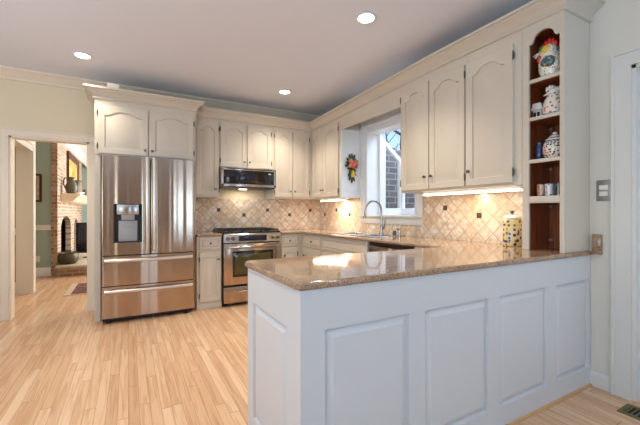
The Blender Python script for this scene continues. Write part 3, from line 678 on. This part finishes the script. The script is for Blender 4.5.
# crown moulding along the cabinet tops and the valance across the window
prof = [(-.02, CROWN_B), (.012, CROWN_B), (.019, CROWN_B + .005), (.019, CROWN_B + .013), (.012, CROWN_B + .018), (.009, CROWN_B + .020), (.009, CROWN_B + .028), (.022, CROWN_B + .045), (.045, CROWN_B + .066), (.070, CROWN_B + .078), (.073, CROWN_B + .080), (.073, CROWN_B + .090), (.09, CROWN_B + .094), (.09, CROWN_T), (-.02, CROWN_T)]
path = [(-.318, YB - .1), (-.318, FCY), (.714, FCY), (.714, BYF), (UXF, BYF), (UXF, 2.2), (UXF, 1.155), (XR - .004, 1.155)]
struct(MB().sweep(path, prof, 1, [0, 0, 0, 0, 0, .07, .07, .07]), 'trim_9', 'cab', smooth=22)
struct(MB().box(UXF, UXF + .02, 2.653, 3.789, 2.262, 2.47), 'trim_10', 'cab', smooth=0, bevel=.003)

# open shelf tower
TY0, TY1 = 1.155, 1.423
OY0, OY1 = 1.182, 1.378
tw = thing('open_shelf_tower', 'tall open shelf unit with dark stained inside at the end of the counter', 'shelf', (UXF + .16, 1.29, CT))
m = MB().box(UXF + .02, XR - .002, TY0, TY0 + .02, CT + .001, UT + .06).box(UXF + .02, XR - .014, TY1 - .02, TY1, CT + .001, UT).box(UXF + .02, XR - .021, TY0 + .021, TY1 - .021, 2.42, UT + .06).box(XR - .02, XR - .014, TY0 + .02, TY1 - .02, CT + .001, UT)
build(m, 'body', 'cab', tw, smooth=0)
yc = 1.283
arch = [(OY1, 2.338), (1.358, 2.340), (1.352, 2.352)] + [(yc + .066 * math.cos(a), 2.355 + .052 * math.sin(a)) for a in [math.pi * (.04 + .92 * i / 14) for i in range(15)]] + [(1.214, 2.352), (1.208, 2.340), (OY0, 2.338)]
fpts = [(TY0, CT + .001), (OY0, CT + .001)] + arch[::-1] + [(OY1, CT + .001), (TY1, CT + .001), (TY1, UT + .06), (TY0, UT + .06)]
build(MB().prism(fpts, 'yz', UXF, UXF + .02), 'face_frame', 'cab', tw, smooth=0, bevel=.0015)
L0, L1, LB = TY0 + .02, TY1 - .02, XR - .02
m = MB().box(UXF + .02, LB, L0, L0 + .006, CT + .001, 2.42).box(UXF + .02, LB, L1 - .006, L1, CT + .001, 2.42).box(LB - .006, LB, L0, L1, CT + .001, 2.42).box(UXF + .02, LB, L0, L1, 2.414, 2.42)
build(m, 'lining', 'cherry', tw, smooth=0)
SH = [(2.068, 2.093), (1.808, 1.832), (1.515, 1.541), (1.240, 1.288)]
for a, b in SH:
    s_ = build(MB().box(UXF + .002, UXF + .022, OY0, OY1, a, b, .003), 'shelf', 'cab', tw)
    build(MB().box(UXF + .022, LB - .007, L0 + .007, L1 - .007, a + .003, b), 'shelf_board', 'cherry', s_, smooth=0)
for zt in (2.06, 1.80, 1.507, 1.232, .985):
    build(MB().box(LB - .03, LB - .006, L1 - .032, L1 - .007, zt - .022, zt, .004), 'shelf_bracket', 'plate', tw)

# ---------------------------------------------------------------- base cabinets and counters
BF, SF = YB - .61, XR - .63        # fronts: back run, sink run
KZ = .885
c = thing('base_cabinet', 'narrow cream base cabinet with one drawer between refrigerator and range', 'cabinet', (.86, BF, 0), 'base cabinets')
build(MB().box(.716, 1.014, BF, YB - .014, 0, KZ), 'body', 'cab', c, smooth=0, bevel=.002)
d = build(panel_door((.752, BF, .725), X, -Y, .25, .145, 0, t=.018, ml=.02, mr=.02, mb_=.02, mt=.02, bev=.012), 'drawer', 'cab', c, smooth=25); knob((.877, BF - .018, .80), -Y, d)
door(c, (.752, BF, .09), X, -Y, .25, .60, 0, 'l', (.25 - .035, .60 - .09), ml=.05, mr=.05)
build(MB().box(.716, 1.014, BF - .012, BF, 0, .06, .003), 'plinth', 'cab', c)
c = thing('base_cabinet', 'narrow cream base cabinet with one drawer right of the range', 'cabinet', (1.95, BF, 0), 'base cabinets')
build(MB().box(1.795, SF, BF, YB - .014, 0, KZ), 'body', 'cab', c, smooth=0, bevel=.002)
d = build(panel_door((1.815, BF, .715), X, -Y, .235, .15, 0, t=.018, ml=.02, mr=.02, mb_=.02, mt=.02, bev=.012), 'drawer', 'cab', c, smooth=25); knob((1.932, BF - .018, .79), -Y, d)
door(c, (1.815, BF, .09), X, -Y, .235, .60, 0, 'r', (.035, .5), ml=.045, mr=.045)
c = thing('base_cabinet', 'cream corner base cabinet with one drawer left of the sink', 'cabinet', (SF, 4.1, 0), 'base cabinets')
build(MB().box(SF + .001, XR - .014, 3.765, YB - .014, 0, KZ), 'body', 'cab', c, smooth=0, bevel=.002)
d = build(panel_door((SF, 4.25, .715), -Y, -X, .45, .15, 0, t=.018, ml=.02, mr=.02, mb_=.02, mt=.02, bev=.012), 'drawer', 'cab', c, smooth=25); knob((SF - .018, 4.0, .79), -X, d)
door(c, (SF, 4.25, .09), -Y, -X, .45, .60, 0, 'r', (.04, .5))
c = thing('base_cabinet', 'wide cream base cabinet with a long false drawer front under the sink', 'cabinet', (SF, 3.2, 0), 'base cabinets')
build(MB().box(SF + .001, XR - .014, 2.785, 2.81, 0, KZ).box(SF + .001, XR - .014, 3.742, 3.763, 0, KZ).box(SF + .001, SF + .02, 2.785, 3.763, 0, KZ).box(SF + .001, XR - .014, 2.785, 3.763, 0, .10), 'body', 'cab', c, smooth=0, bevel=.002)
build(panel_door((SF, 3.735, .715), -Y, -X, .92, .15, 0, t=.018, ml=.02, mr=.02, mb_=.02, mt=.02, bev=.012), 'drawer_front', 'cab', c, smooth=25)
door(c, (SF, 3.735, .09), -Y, -X, .41, .60, 0, 'l', (.37, .5)); door(c, (SF, 3.225, .09), -Y, -X, .41, .60, 0, 'r', (.04, .5))
dw = thing('dishwasher', 'steel fronted dishwasher under the counter right of the sink', 'dishwasher', (SF, 2.47, 0))
build(MB().box(SF + .02, XR - .1, 2.172, 2.778, .1, .868), 'tub', 'darkgrey', dw, smooth=0)
build(MB().box(SF - .012, SF + .02, 2.172, 2.778, .12, .74, .004), 'door', 'steel', dw)
build(MB().box(SF - .016, SF + .02, 2.172, 2.778, .745, .845, .006), 'control_panel', 'steel', dw)
build(MB().box(SF + .0, SF + .02, 2.172, 2.778, .848, .878), 'gasket', 'black', dw, smooth=0)
build(MB().box(SF + .04, SF + .06, 2.172, 2.778, 0, .1), 'toe_kick', 'black', dw, smooth=0)

# peninsula
PX0, PX1, PY0, PY1 = .575, XR - .003, 1.165, 1.79
pn = thing('peninsula', 'white panelled peninsula jutting from the right wall in the foreground', 'peninsula', (1.6, 1.45, 0))
build(MB().box(PX0 + .0, PX1, PY0 + .0, PY1, 0, KZ).box(SF + .001, PX1, PY1, 2.165, 0, KZ), 'body', 'pen', pn, smooth=0)
secs = [(PX0 - .018, 1.1465, .662, 1.097), (1.1465, 1.70, 1.196, 1.655), (1.70, 2.262, 1.748, 2.208), (2.262, PX1, 2.318, 2.722)]
for a, b, p0, p1 in secs:
    build(panel_door((a, PY0, 0), X, -Y, b - a, KZ - .001, 0, t=.018, ml=p0 - a, mr=b - p1, mb_=.125, mt=KZ - .725, edge=0, bev=.030, dep=.016), 'raised_panel', 'pen', pn, smooth=25)
build(panel_door((PX0, PY1, 0), -Y, -X, PY1 - PY0, KZ - .001, 0, t=.018, ml=.09, mr=.11, mb_=.125, mt=KZ - .715, edge=0, bev=.030, dep=.016), 'raised_panel', 'pen', pn, smooth=25)
q = [(0, 0), (.014, 0), (.013, .006), (.010, .011), (.006, .014), (0, .015)]
M['qround'] = wobble(mat('shoe_mould_oak', (198, 152, 104), .35), 40, .1)
build(MB().sweep([(PX0 - .018, PY0 - .018), (PX1 - .001, PY0 - .018)], q, 1), 'shoe_moulding', 'qround', pn)

# counters
CE = .885
cb = thing('countertop', 'long polished tan granite countertop running from the range round the sink and peninsula', 'countertop', (2.3, 3.0, CE))
xs = [.54, 1.79, 2.10, 2.235, 2.645, XR - .013]; ys = [1.135, 1.83, 2.87, 3.72, 4.30, YB - .013]
fill = {(i, 0) for i in range(5)} | {(i, j) for i in (2, 3, 4) for j in (1, 2, 3, 4)} | {(1, 4)}
fill -= {(3, 2)}
m = MB().cells(xs, ys, fill, CE, CT)
ve = [e for e in m.bm.edges if abs(e.verts[0].co.z - e.verts[1].co.z) > .01 and e.verts[0].co.x < .6]
bmesh.ops.bevel(m.bm, geom=ve, offset=.05, segments=6, profile=.5, affect='EDGES')
build(m, 'slab', 'granite', cb, smooth=40, bevel=.011, bseg=4)
build(MB().box(XR - .024, XR - .001, 1.080, 1.1345, .893, 1.03, .003), 'end_splash', 'granite', cb)
m = MB().box(.717, 1.014, BF - .04, YB - .013, CE, CT)
tag(build(m, 'countertop', 'granite', loc=(.86, 4.6, CE), smooth=40, bevel=.011, bseg=4), 'short granite countertop between refrigerator and range', 'countertop')

# sink
sk = thing('sink', 'stainless steel double bowl sink below the window', 'sink', (2.44, 3.295, CT))
m = MB().cells([2.215, 2.26, 2.56, 2.665], [2.85, 2.89, 3.275, 3.315, 3.70, 3.74], {(0, j) for j in range(5)} | {(2, j) for j in range(5)} | {(1, 0), (1, 2), (1, 4)}, CT + .0005, CT + .006)
build(m, 'rim', 'sinksteel', sk, bevel=.002)
for ya, yb in ((2.89, 3.275), (3.315, 3.70)):
    def rr(i, z): return [(2.26 + i, ya + i, z), (2.56 - i, ya + i, z), (2.56 - i, yb - i, z), (2.26 + i, yb - i, z)]
    m = MB().rings([rr(0, CT + .004), rr(.004, CT - .05), rr(.012, CT - .16), rr(.04, CT - .185)], cap0=False)
    b = build(m, 'bowl', 'sinksteel', sk)
    build(MB().lathe((2.41, (ya + yb) / 2, CT - .186), [(.04, 0), (.042, .004), (.03, .004), (.01, .002)], 16), 'drain', 'chrome', b)
fa = thing('faucet', 'tall gooseneck nickel faucet arching over the sink', 'faucet', (2.61, 3.19, CT + .006))
m = MB().lathe((2.61, 3.19, CT + .006), [(.028, 0), (.028, .012), (.02, .02), (.019, .10), (.016, .11), (.013, .12)], 18)
build(m, 'body', 'chrome', fa)
cx_, cz_, R_ = 2.61 - .115, 1.195, .115
pts = [(2.61, 3.19, CT + .11), (2.61, 3.19, 1.08)] + [(cx_ + R_ * math.cos(a), 3.19, cz_ + R_ * math.sin(a)) for a in [math.pi * i / 16 for i in range(17)]] + [(2.372, 3.19, 1.16)]
build(MB().tube(pts, .012, 12), 'spout', 'chrome', fa)
build(MB().tube([(2.374, 3.19, 1.175), (2.366, 3.19, 1.11)], [.015, .017], 14), 'spray_head', 'chrome', fa)
build(MB().tube([(2.61, 3.175, .985), (2.60, 3.13, .995)], .012, 10).tube([(2.60, 3.135, .99), (2.598, 3.115, 1.04), (2.595, 3.10, 1.10)], [.008, .007, .006], 10), 'lever', 'chrome', fa)
sd = thing('soap_dispenser', 'short nickel soap dispenser pump right of the faucet', 'soap dispenser', (2.63, 2.90, CT + .006))
build(MB().lathe((2.63, 2.90, CT + .006), [(.02, 0), (.02, .01), (.012, .016), (.012, .045), (.009, .05), (.009, .07), (.014, .074), (.014, .082), (.005, .084)], 14), 'pump', 'chrome', sd)
build(MB().tube([(2.63, 2.90, CT + .075), (2.59, 2.90, CT + .078), (2.565, 2.90, CT + .068)], .006, 8), 'nozzle', 'chrome', sd)
tag(build(MB().lathe((2.63, 2.985, CT + .006), [(.022, 0), (.022, .02), (.02, .045), (.012, .05)], 16), 'air_gap_cap', 'darkpew', loc=(2.63, 2.985, CT + .006)), 'low dark capped fitting between faucet and soap dispenser', 'sink fitting')

# ---------------------------------------------------------------- range and microwave
RX0, RX1, RF = 1.022, 1.786, 4.275
rn = thing('range', 'stainless steel slide-in gas range with oven window', 'range', (1.404, 4.6, 0))
build(MB().box(RX0, RX1, RF + .045, YB - .02, .03, .905), 'body', 'darkgrey', rn, smooth=0)
build(MB().box(RX0, RX1, RF + .02, YB - .02, .905, .93, .004), 'cooktop', 'black', rn)
for k in range(3):
    xa = RX0 + .02 + k * .245; xb = xa + .234; m = MB()
    for xx in (xa, (xa + xb) / 2, xb): m.box(xx - .006, xx + .006, RF + .06, YB - .06, .944, .956)
    for yy in (RF + .06, RF + .2, RF + .34, RF + .48, YB - .06): m.box(xa, xb, yy - .006, yy + .006, .944, .956)
    for xx in (xa, xb):
        for yy in (RF + .06, YB - .06): m.box(xx - .007, xx + .007, yy - .007, yy + .007, .928, .95)
    build(m, 'grate', 'iron', rn, smooth=0)
for bx, by in ((1.15, 4.45), (1.15, 4.75), (1.404, 4.6), (1.66, 4.45), (1.66, 4.75)):
    build(MB().lathe((bx, by, .929), [(.045, 0), (.045, .006), (.03, .008), (.03, .014), (.01, .016)], 16), 'burner', 'iron', rn)
cpan = build(MB().prism([(RF, .795), (RF + .05, .795), (RF + .05, .912), (RF + .022, .912), (RF + .004, .895)], 'yz', RX0 + .004, RX1 - .004), 'control_panel', 'steel2', rn, smooth=0, bevel=.003)
build(MB().box(1.215, 1.585, RF - .004, RF + .01, .815, .888, .003), 'display', 'display', cpan)
for kx in (1.075, 1.140, 1.665, 1.735):
    kb = build(MB().lathe((kx, RF + .002, .85), [(.024, 0), (.024, -.008), (.02, -.012), (.018, -.03), (.014, -.034), (.004, -.035)], 18, 'y'), 'knob', 'pewter', rn)
od = build(MB().box(RX0 + .006, RX1 - .006, RF - .004, RF + .045, .27, .785, .006), 'oven_door', 'steel', rn)
build(MB().box(1.135, 1.672, RF - .007, RF, .365, .69, .003), 'oven_window_frame', 'glassdark', od)
build(MB().box(1.165, 1.642, RF - .009, RF - .004, .395, .655, .002), 'oven_window', 'ovenglass', od)
m = MB().tube([(RX0 + .05 + .66 * i / 12, RF - .045 - .01 * math.sin(math.pi * i / 12), .742) for i in range(13)], .013, 12)
for xx in (RX0 + .065, RX1 - .065): m.tube([(xx, RF, .742), (xx, RF - .047, .742)], .01, 10)
build(m, 'handle', 'steel2', od)
wd = build(MB().box(RX0 + .006, RX1 - .006, RF - .004, RF + .045, .045, .245, .006), 'drawer', 'steel', rn)
m = MB().tube([(RX0 + .17 + .42 * i / 10, RF - .035 - .006 * math.sin(math.pi * i / 10), .19) for i in range(11)], .011, 12)
for xx in (RX0 + .18, RX1 - .18): m.tube([(xx, RF, .19), (xx, RF - .037, .19)], .009, 10)
build(m, 'handle', 'steel2', wd)
for xx in (RX0 + .05, RX1 - .05):
    for yy in (RF + .1, YB - .1): build(MB().lathe((xx, yy, 0), [(.02, 0), (.02, .03)], 12), 'foot', 'rubber', rn)

MY = 4.49
mw = thing('microwave_hood', 'low steel microwave hood with dark glass front above the range', 'microwave', (1.42, 4.7, 1.51))
MX0, MX1 = 1.047, 1.80
build(MB().box(MX0, MX1, MY + .03, YB - .014, 1.52, 1.775), 'body', 'steel2', mw, smooth=0)
build(MB().box(MX0, MX1, MY, MY + .03, 1.735, 1.772, .004).box(MX0, MX0 + .03, MY, MY + .03, 1.52, 1.735, .003).box(MX1 - .03, MX1, MY, MY + .03, 1.52, 1.735, .003).box(MX0, MX1, MY, MY + .03, 1.518, 1.555, .004), 'front_frame', 'steel2', mw)
gp = build(MB().box(MX0 + .03, MX1 - .03, MY + .006, MY + .03, 1.555, 1.735, .002), 'glass_door', 'glassdark', mw)
build(MB().box(MX0 + .2, MX0 + .45, MY + .004, MY + .007, 1.60, 1.70, .001), 'window', 'display', gp)
build(MB().box(MX1 - .11, MX1 - .07, MY + .004, MY + .007, 1.695, 1.715, .001), 'clock', 'grey', gp)
build(MB().box(MX0 + .01, MX1 - .01, MY + .03, YB - .03, 1.505, 1.52), 'underside', 'darkgrey', mw, smooth=0)
build(MB().box(MX0 + .06, MX1 - .06, MY - .006, MY + .004, 1.75, 1.762, .002), 'vent_slot', 'darkgrey', mw)

# ---------------------------------------------------------------- lamps
def downlight(x, y, label, proto=[None]):
    if proto[0] is None:
        t = thing('downlight', label, 'ceiling light', (x, y, CEIL), 'recessed ceiling lights'); proto[0] = t
        prof = [(.062, -.001), (.084, -.0015), (.088, -.005), (.083, -.009), (.066, -.010), (.060, -.004)]
        m = MB(); m.lathe((x, y, CEIL), prof, 32, cap=False); build(m, 'trim_ring', 'ceil', t)
        build(MB().lathe((x, y, CEIL - .006), [(.060, 0), (.055, -.0015), (.01, -.003)], 32), 'lens', 'lamp', t)
    else: t = copy_thing(proto[0], (x, y, CEIL), label)
    d = bpy.data.lights.new('downlight_beam', 'SPOT'); d.energy = (15 if y < 1 else 50) if y < 4 else (24 if x < 0 else 50); d.color = (1, .92, .80); d.spot_size = math.radians(112); d.spot_blend = 1.0; d.shadow_soft_size = .06
    o = bpy.data.objects.new('downlight_beam', d); COL.objects.link(o); o.location = (x, y, CEIL - .05)
downlight(-.40, 4.13, 'lit recessed ceiling light above the refrigerator cabinet and doorway, at left')
downlight(1.766, 4.10, 'lit recessed ceiling light in the far corner near the range')
downlight(1.663, 2.225, 'lit recessed ceiling light nearest the viewer, in front of the sink cabinets')
downlight(-.40, 2.2, 'recessed ceiling light above the open floor')
downlight(1.663, .2, 'added unseen ceiling light beside the right hand door')  # unseen lamp added to light panel bevels and tower from above

def strip(ya, yb, label):
    t = thing('under_cabinet_light', label, 'strip light', (UXF + .1, (ya + yb) / 2, UB), 'under cabinet lights')
    build(MB().box(UXF + .055, UXF + .125, ya, yb, UB - .028, UB - .0005, .003), 'housing', 'white', t)
    build(MB().box(UXF + .05, UXF + .115, ya + .01, yb - .01, UB - .034, UB - .026, .003), 'lens', 'strip', t)
    area('under_cabinet_glow', (UXF + .085, (ya + yb) / 2, UB - .04), (UXF + .13, (ya + yb) / 2, 0), .05, yb - ya, (1.4 if yb < 3 else 5) * (yb - ya), (1, .88, .72))
strip(3.84, 4.44, 'lit strip light under the wall cabinet left of the window')
strip(1.46, 2.42, 'long lit strip light under the wall cabinets right of the window')

hl = build(MB().box(1.36, 1.46, 4.74, 4.79, 1.499, 1.506, .002), 'added_tile_lamp', 'strip', mw)  # glowing lens added under the hood to brighten the back tile
area('added_tile_fill', (1.41, 4.76, 1.49), (1.41, 4.80, 0), .3, .06, .55, (1, .90, .76))  # fill lamp going with the added lens
# ---------------------------------------------------------------- small things
tag(build(MB().box(-.20, -.09, 4.30, 4.38, CROWN_T, CROWN_T + .05, .006), 'small_box', 'outlet', loc=(-.145, 4.34, CROWN_T)), 'small white plastic box on top of the refrigerator cabinet', 'box')
sp = thing('light_switch', 'double light switch on a grey metal plate beside the right hand door', 'switch', (XR, 1.072, 1.25))
build(MB().box(XR - .007, XR, 1.03, 1.115, 1.252, 1.392, .003), 'plate', 'plate', sp)
for z in (1.293, 1.335): build(MB().box(XR - .012, XR - .006, 1.048, 1.097, z - .008 + .0, z + .022, .002), 'rocker', 'outlet', sp)
fv = thing('floor_vent', 'bronze floor vent in the boards near the right hand door', 'vent', (2.60, .76, 0))
m = MB(); o_ = [(2.525, .60), (2.675, .60), (2.675, .92), (2.525, .92)]; i_ = [(2.55, .625), (2.65, .625), (2.65, .895), (2.55, .895)]
m.rings([[(x, y, .0) for x, y in o_], [(x, y, .006) for x, y in o_], [(x, y, .006) for x, y in i_], [(x, y, .001) for x, y in i_]], closed=True); build(m, 'frame', 'ventm', fv)
build(MB().box(2.55, 2.65, .625, .895, .0003, .0016), 'opening', 'dark', fv, smooth=0)  # dark plate painted as the shade below the louvers
for k in range(12):
    y = .635 + k * .0225; build(MB().box(2.55, 2.65, y, y + .008, .0016, .0055), 'louver', 'ventm', fv, smooth=0)

# flowered canister on the counter
cn = thing('canister', 'yellow flowered ceramic canister on the counter below the wall cabinets', 'canister', (2.60, 1.60, CT))
build(MB().lathe((2.60, 1.60, CT), [(.058, 0), (.064, .006), (.066, .02), (.066, .2), (.06, .212), (.05, .214)], 28), 'jar', 'pat_canister', cn)
ld = build(MB().lathe((2.60, 1.60, CT + .213), [(.063, 0), (.064, .012), (.056, .022), (.03, .03), (.012, .034)], 28), 'lid', 'whiteglaze', cn)
build(MB().lathe((2.60, 1.60, CT + .246), [(.01, 0), (.009, .01), (.018, .018), (.016, .028), (.005, .032)], 16), 'lid_knob', 'bluegl', ld)

# rooster jar on the top shelf, beak towards the window (+Y)
S1 = SH[0][1]; rx, ry = 2.505, 1.285
ro = thing('rooster_jar', 'painted ceramic rooster with red comb on the top shelf', 'figurine', (rx, ry, S1))
m = MB().lathe((rx, ry - .012, S1), [(.045, 0), (.055, .008), (.066, .05), (.068, .09), (.056, .13), (.046, .15)], 24)
build(m, 'body', 'pat_rooster', ro)
hd = build(MB().ell((rx, ry + .005, S1 + .168), (.045, .053, .042), 22, 12), 'head', 'pat_rooster', ro)
build(MB().ell((rx - .028, ry + .006, S1 + .172), (.022, .034, .026), 14, 8), 'cheek', 'yellow', hd)
build(MB().ell((rx - .040, ry + .022, S1 + .182), (.012, .017, .016), 12, 8), 'eye_patch', 'green', hd)
build(MB().ell((rx - .051, ry + .024, S1 + .184), (.004, .005, .005), 8, 6), 'eye', 'blackgl', hd)
for dz, l_ in ((.172, .05), (.158, .042)):
    build(MB().tube([(rx, ry + .048, S1 + dz), (rx, ry + .07, S1 + dz - .001), (rx, ry + .048 + l_, S1 + dz - .004)], [.013, .010, .002], 10), 'beak', 'whiteglaze', hd)
m = MB()
for k, (dy, dz, r_) in enumerate(((.035, .205, .014), (.018, .218, .018), (-.004, .222, .02), (-.026, .216, .018), (-.042, .2, .016))): m.ell((rx, ry + dy, S1 + dz), (.012, r_ * .75, r_ * 1.35), 12, 8)
build(m, 'comb', 'red', hd)
build(MB().ell((rx - .022, ry + .045, S1 + .128), (.014, .016, .026), 12, 8), 'wattle', 'red', hd)
build(MB().ell((rx - .058, ry - .022, S1 + .082), (.016, .042, .036), 18, 10), 'wing', 'pat_wing', ro)
build(MB().ell((rx + .01, ry - .055, S1 + .12), (.02, .03, .06), 14, 8), 'tail', 'pat_wing', ro)
# second shelf
S2 = SH[1][1]; hx, hy = 2.505, 1.252
he = thing('hen_jar', 'white ceramic hen jar with orange flowers on the second shelf', 'jar', (hx, hy, S2))
build(MB().lathe((hx, hy, S2), [(.052, 0), (.066, .01), (.068, .05), (.058, .10), (.040, .135), (.034, .145)], 24), 'body', 'pat_hen', he)
hd = build(MB().ell((hx, hy + .008, S2 + .158), (.032, .04, .03), 16, 10), 'head', 'whiteglaze', he)
m = MB()
for k in range(6): m.ell((hx, hy + .042 - k * .017, S2 + .18 + .012 * math.sin(k * 1.1 + .4)), (.014, .012, .02), 10, 8)
build(m, 'crest', 'whiteglaze', hd)
build(MB().tube([(hx, hy + .042, S2 + .155), (hx, hy + .07, S2 + .148)], [.010, .002], 10), 'beak', 'whiteglaze', hd)
build(MB().ell((hx - .03, hy + .022, S2 + .163), (.004, .005, .005), 8, 6), 'eye', 'blackgl', hd)
ho = thing('ceramic_cottage', 'small white and black ceramic cottage beside the hen jar', 'figurine', (2.54, 1.365, S2))
build(MB().box(2.51, 2.57, 1.342, 1.386, S2, S2 + .05, .004), 'house', 'whiteglaze', ho)
rf = build(MB().prism([(1.330, S2 + .048), (1.395, S2 + .048), (1.384, S2 + .088), (1.342, S2 + .088)], 'yz', 2.502, 2.578), 'roof', 'whiteglaze', ho, bevel=.004)
for y in (1.354, 1.374): build(MB().box(2.506, 2.511, y - .007, y + .007, S2 + .012, S2 + .038, .001), 'window', 'blackgl', ho)
def resize(root, k):
    for ch in root.children:
        ch.data.transform(Matrix.Scale(k, 4))
        for g in ch.children: g.data.transform(Matrix.Scale(k, 4))
resize(ro, 1.1); resize(ho, 1.25)
# third shelf
S3 = SH[2][1]
tag(build(MB().lathe((2.53, 1.36, S3), [(.022, 0), (.026, .006), (.03, .05), (.026, .09), (.02, .115), (.022, .125), (.017, .125)], 20), 'vase', 'bluegl', loc=(2.53, 1.36, S3)), 'slim dark blue vase on the third shelf', 'vase')
gj = thing('ginger_jar', 'round lidded white jar with coloured dots on the third shelf', 'jar', (2.51, 1.25, S3))
build(MB().lathe((2.51, 1.25, S3), [(.05, 0), (.058, .006), (.069, .04), (.07, .08), (.062, .105), (.054, .112)], 28), 'pot', 'pat_jar', gj)
ld = build(MB().lathe((2.51, 1.25, S3 + .112), [(.06, 0), (.06, .008), (.05, .022), (.03, .04), (.014, .048)], 28), 'lid', 'whiteglaze', gj)
build(MB().lathe((2.51, 1.25, S3 + .159), [(.008, 0), (.014, .008), (.012, .016), (.004, .019)], 14), 'lid_knob', 'whiteglaze', ld)
m = MB()
for z, r_ in ((.004, .0605), (.022, .0505)): m.lathe((2.51, 1.25, S3 + .112 + z), [(r_ + .0015, -.003), (r_ + .002, 0), (r_ + .0005, .003)], 28, cap=False)
build(m, 'lid_band', 'bluegl', ld)
# fourth shelf: three mugs
S4 = SH[3][1]
for (x, y, mt_, lab) in ((2.50, 1.332, 'pat_mug1', 'orange and blue mug, leftmost of the three on the fourth shelf'), (2.495, 1.277, 'pat_mug2', 'white mug with dark blue pattern, middle of the three'), (2.50, 1.222, 'pat_mug3', 'dark patterned mug, rightmost of the three')):
    mg = thing('mug', lab, 'mug', (x, y, S4), 'mugs on the fourth shelf')
    build(MB().lathe((x, y, S4), [(.022, 0), (.0245, .004), (.026, .07), (.026, .083), (.0235, .083), (.022, .01), (.005, .008)], 22), 'cup', mt_, mg)
    build(MB().tube([(x - .0245 - .016 * math.sin(a), y + .002, S4 + .042 + .024 * math.cos(a)) for a in [math.pi * i / 10 for i in range(11)]], .0035, 8), 'handle', mt_, mg)

# fruit ornament on the end panel beside the window
OX, OY, OZ = 2.588, 3.784, 1.765
orn = thing('wall_ornament', 'ceramic fruit and leaf ornament hanging on the daylit end panel by the window', 'ornament', (OX, OY, OZ - .16))
m = MB()
for k in range(13):
    a = 2 * math.pi * k / 13; r_ = .075 + .02 * (k % 2); zz = OZ + .05 + r_ * .9 * math.sin(a) + .0
    m.ell((OX + r_ * .85 * math.cos(a), OY - .014, zz), (.034, .007, .018), 10, 6, Matrix.Rotation(-a, 3, 'Y'))
for dx, dz, a in ((-.04, -.08, 1.0), (.045, -.07, 2.2), (-.03, -.13, 1.3), (.03, -.14, 1.9), (0, -.165, 1.57), (0, .16, 1.57), (-.03, .15, 1.9), (.035, .15, 1.2)):
    m.ell((OX + dx, OY - .012, OZ + dz), (.038, .007, .016), 10, 6, Matrix.Rotation(-a, 3, 'Y'))
build(m, 'leaves', 'leaf', orn)
for dx, dz, r_, mt_ in ((-.03, .085, .036, 'coral'), (.035, .075, .038, 'orange'), (.0, .03, .04, 'orange'), (-.045, .025, .028, 'coral'), (.05, .02, .026, 'red')):
    build(MB().ell((OX + dx, OY - .034, OZ + dz), (r_, r_ * .7, r_), 16, 10), 'fruit', mt_, orn)
build(MB().ell((OX + .005, OY - .03, OZ - .09), (.032, .024, .034), 16, 10).ell((OX + .008, OY - .026, OZ - .052), (.018, .016, .028), 12, 8), 'pear', 'yellow', orn)
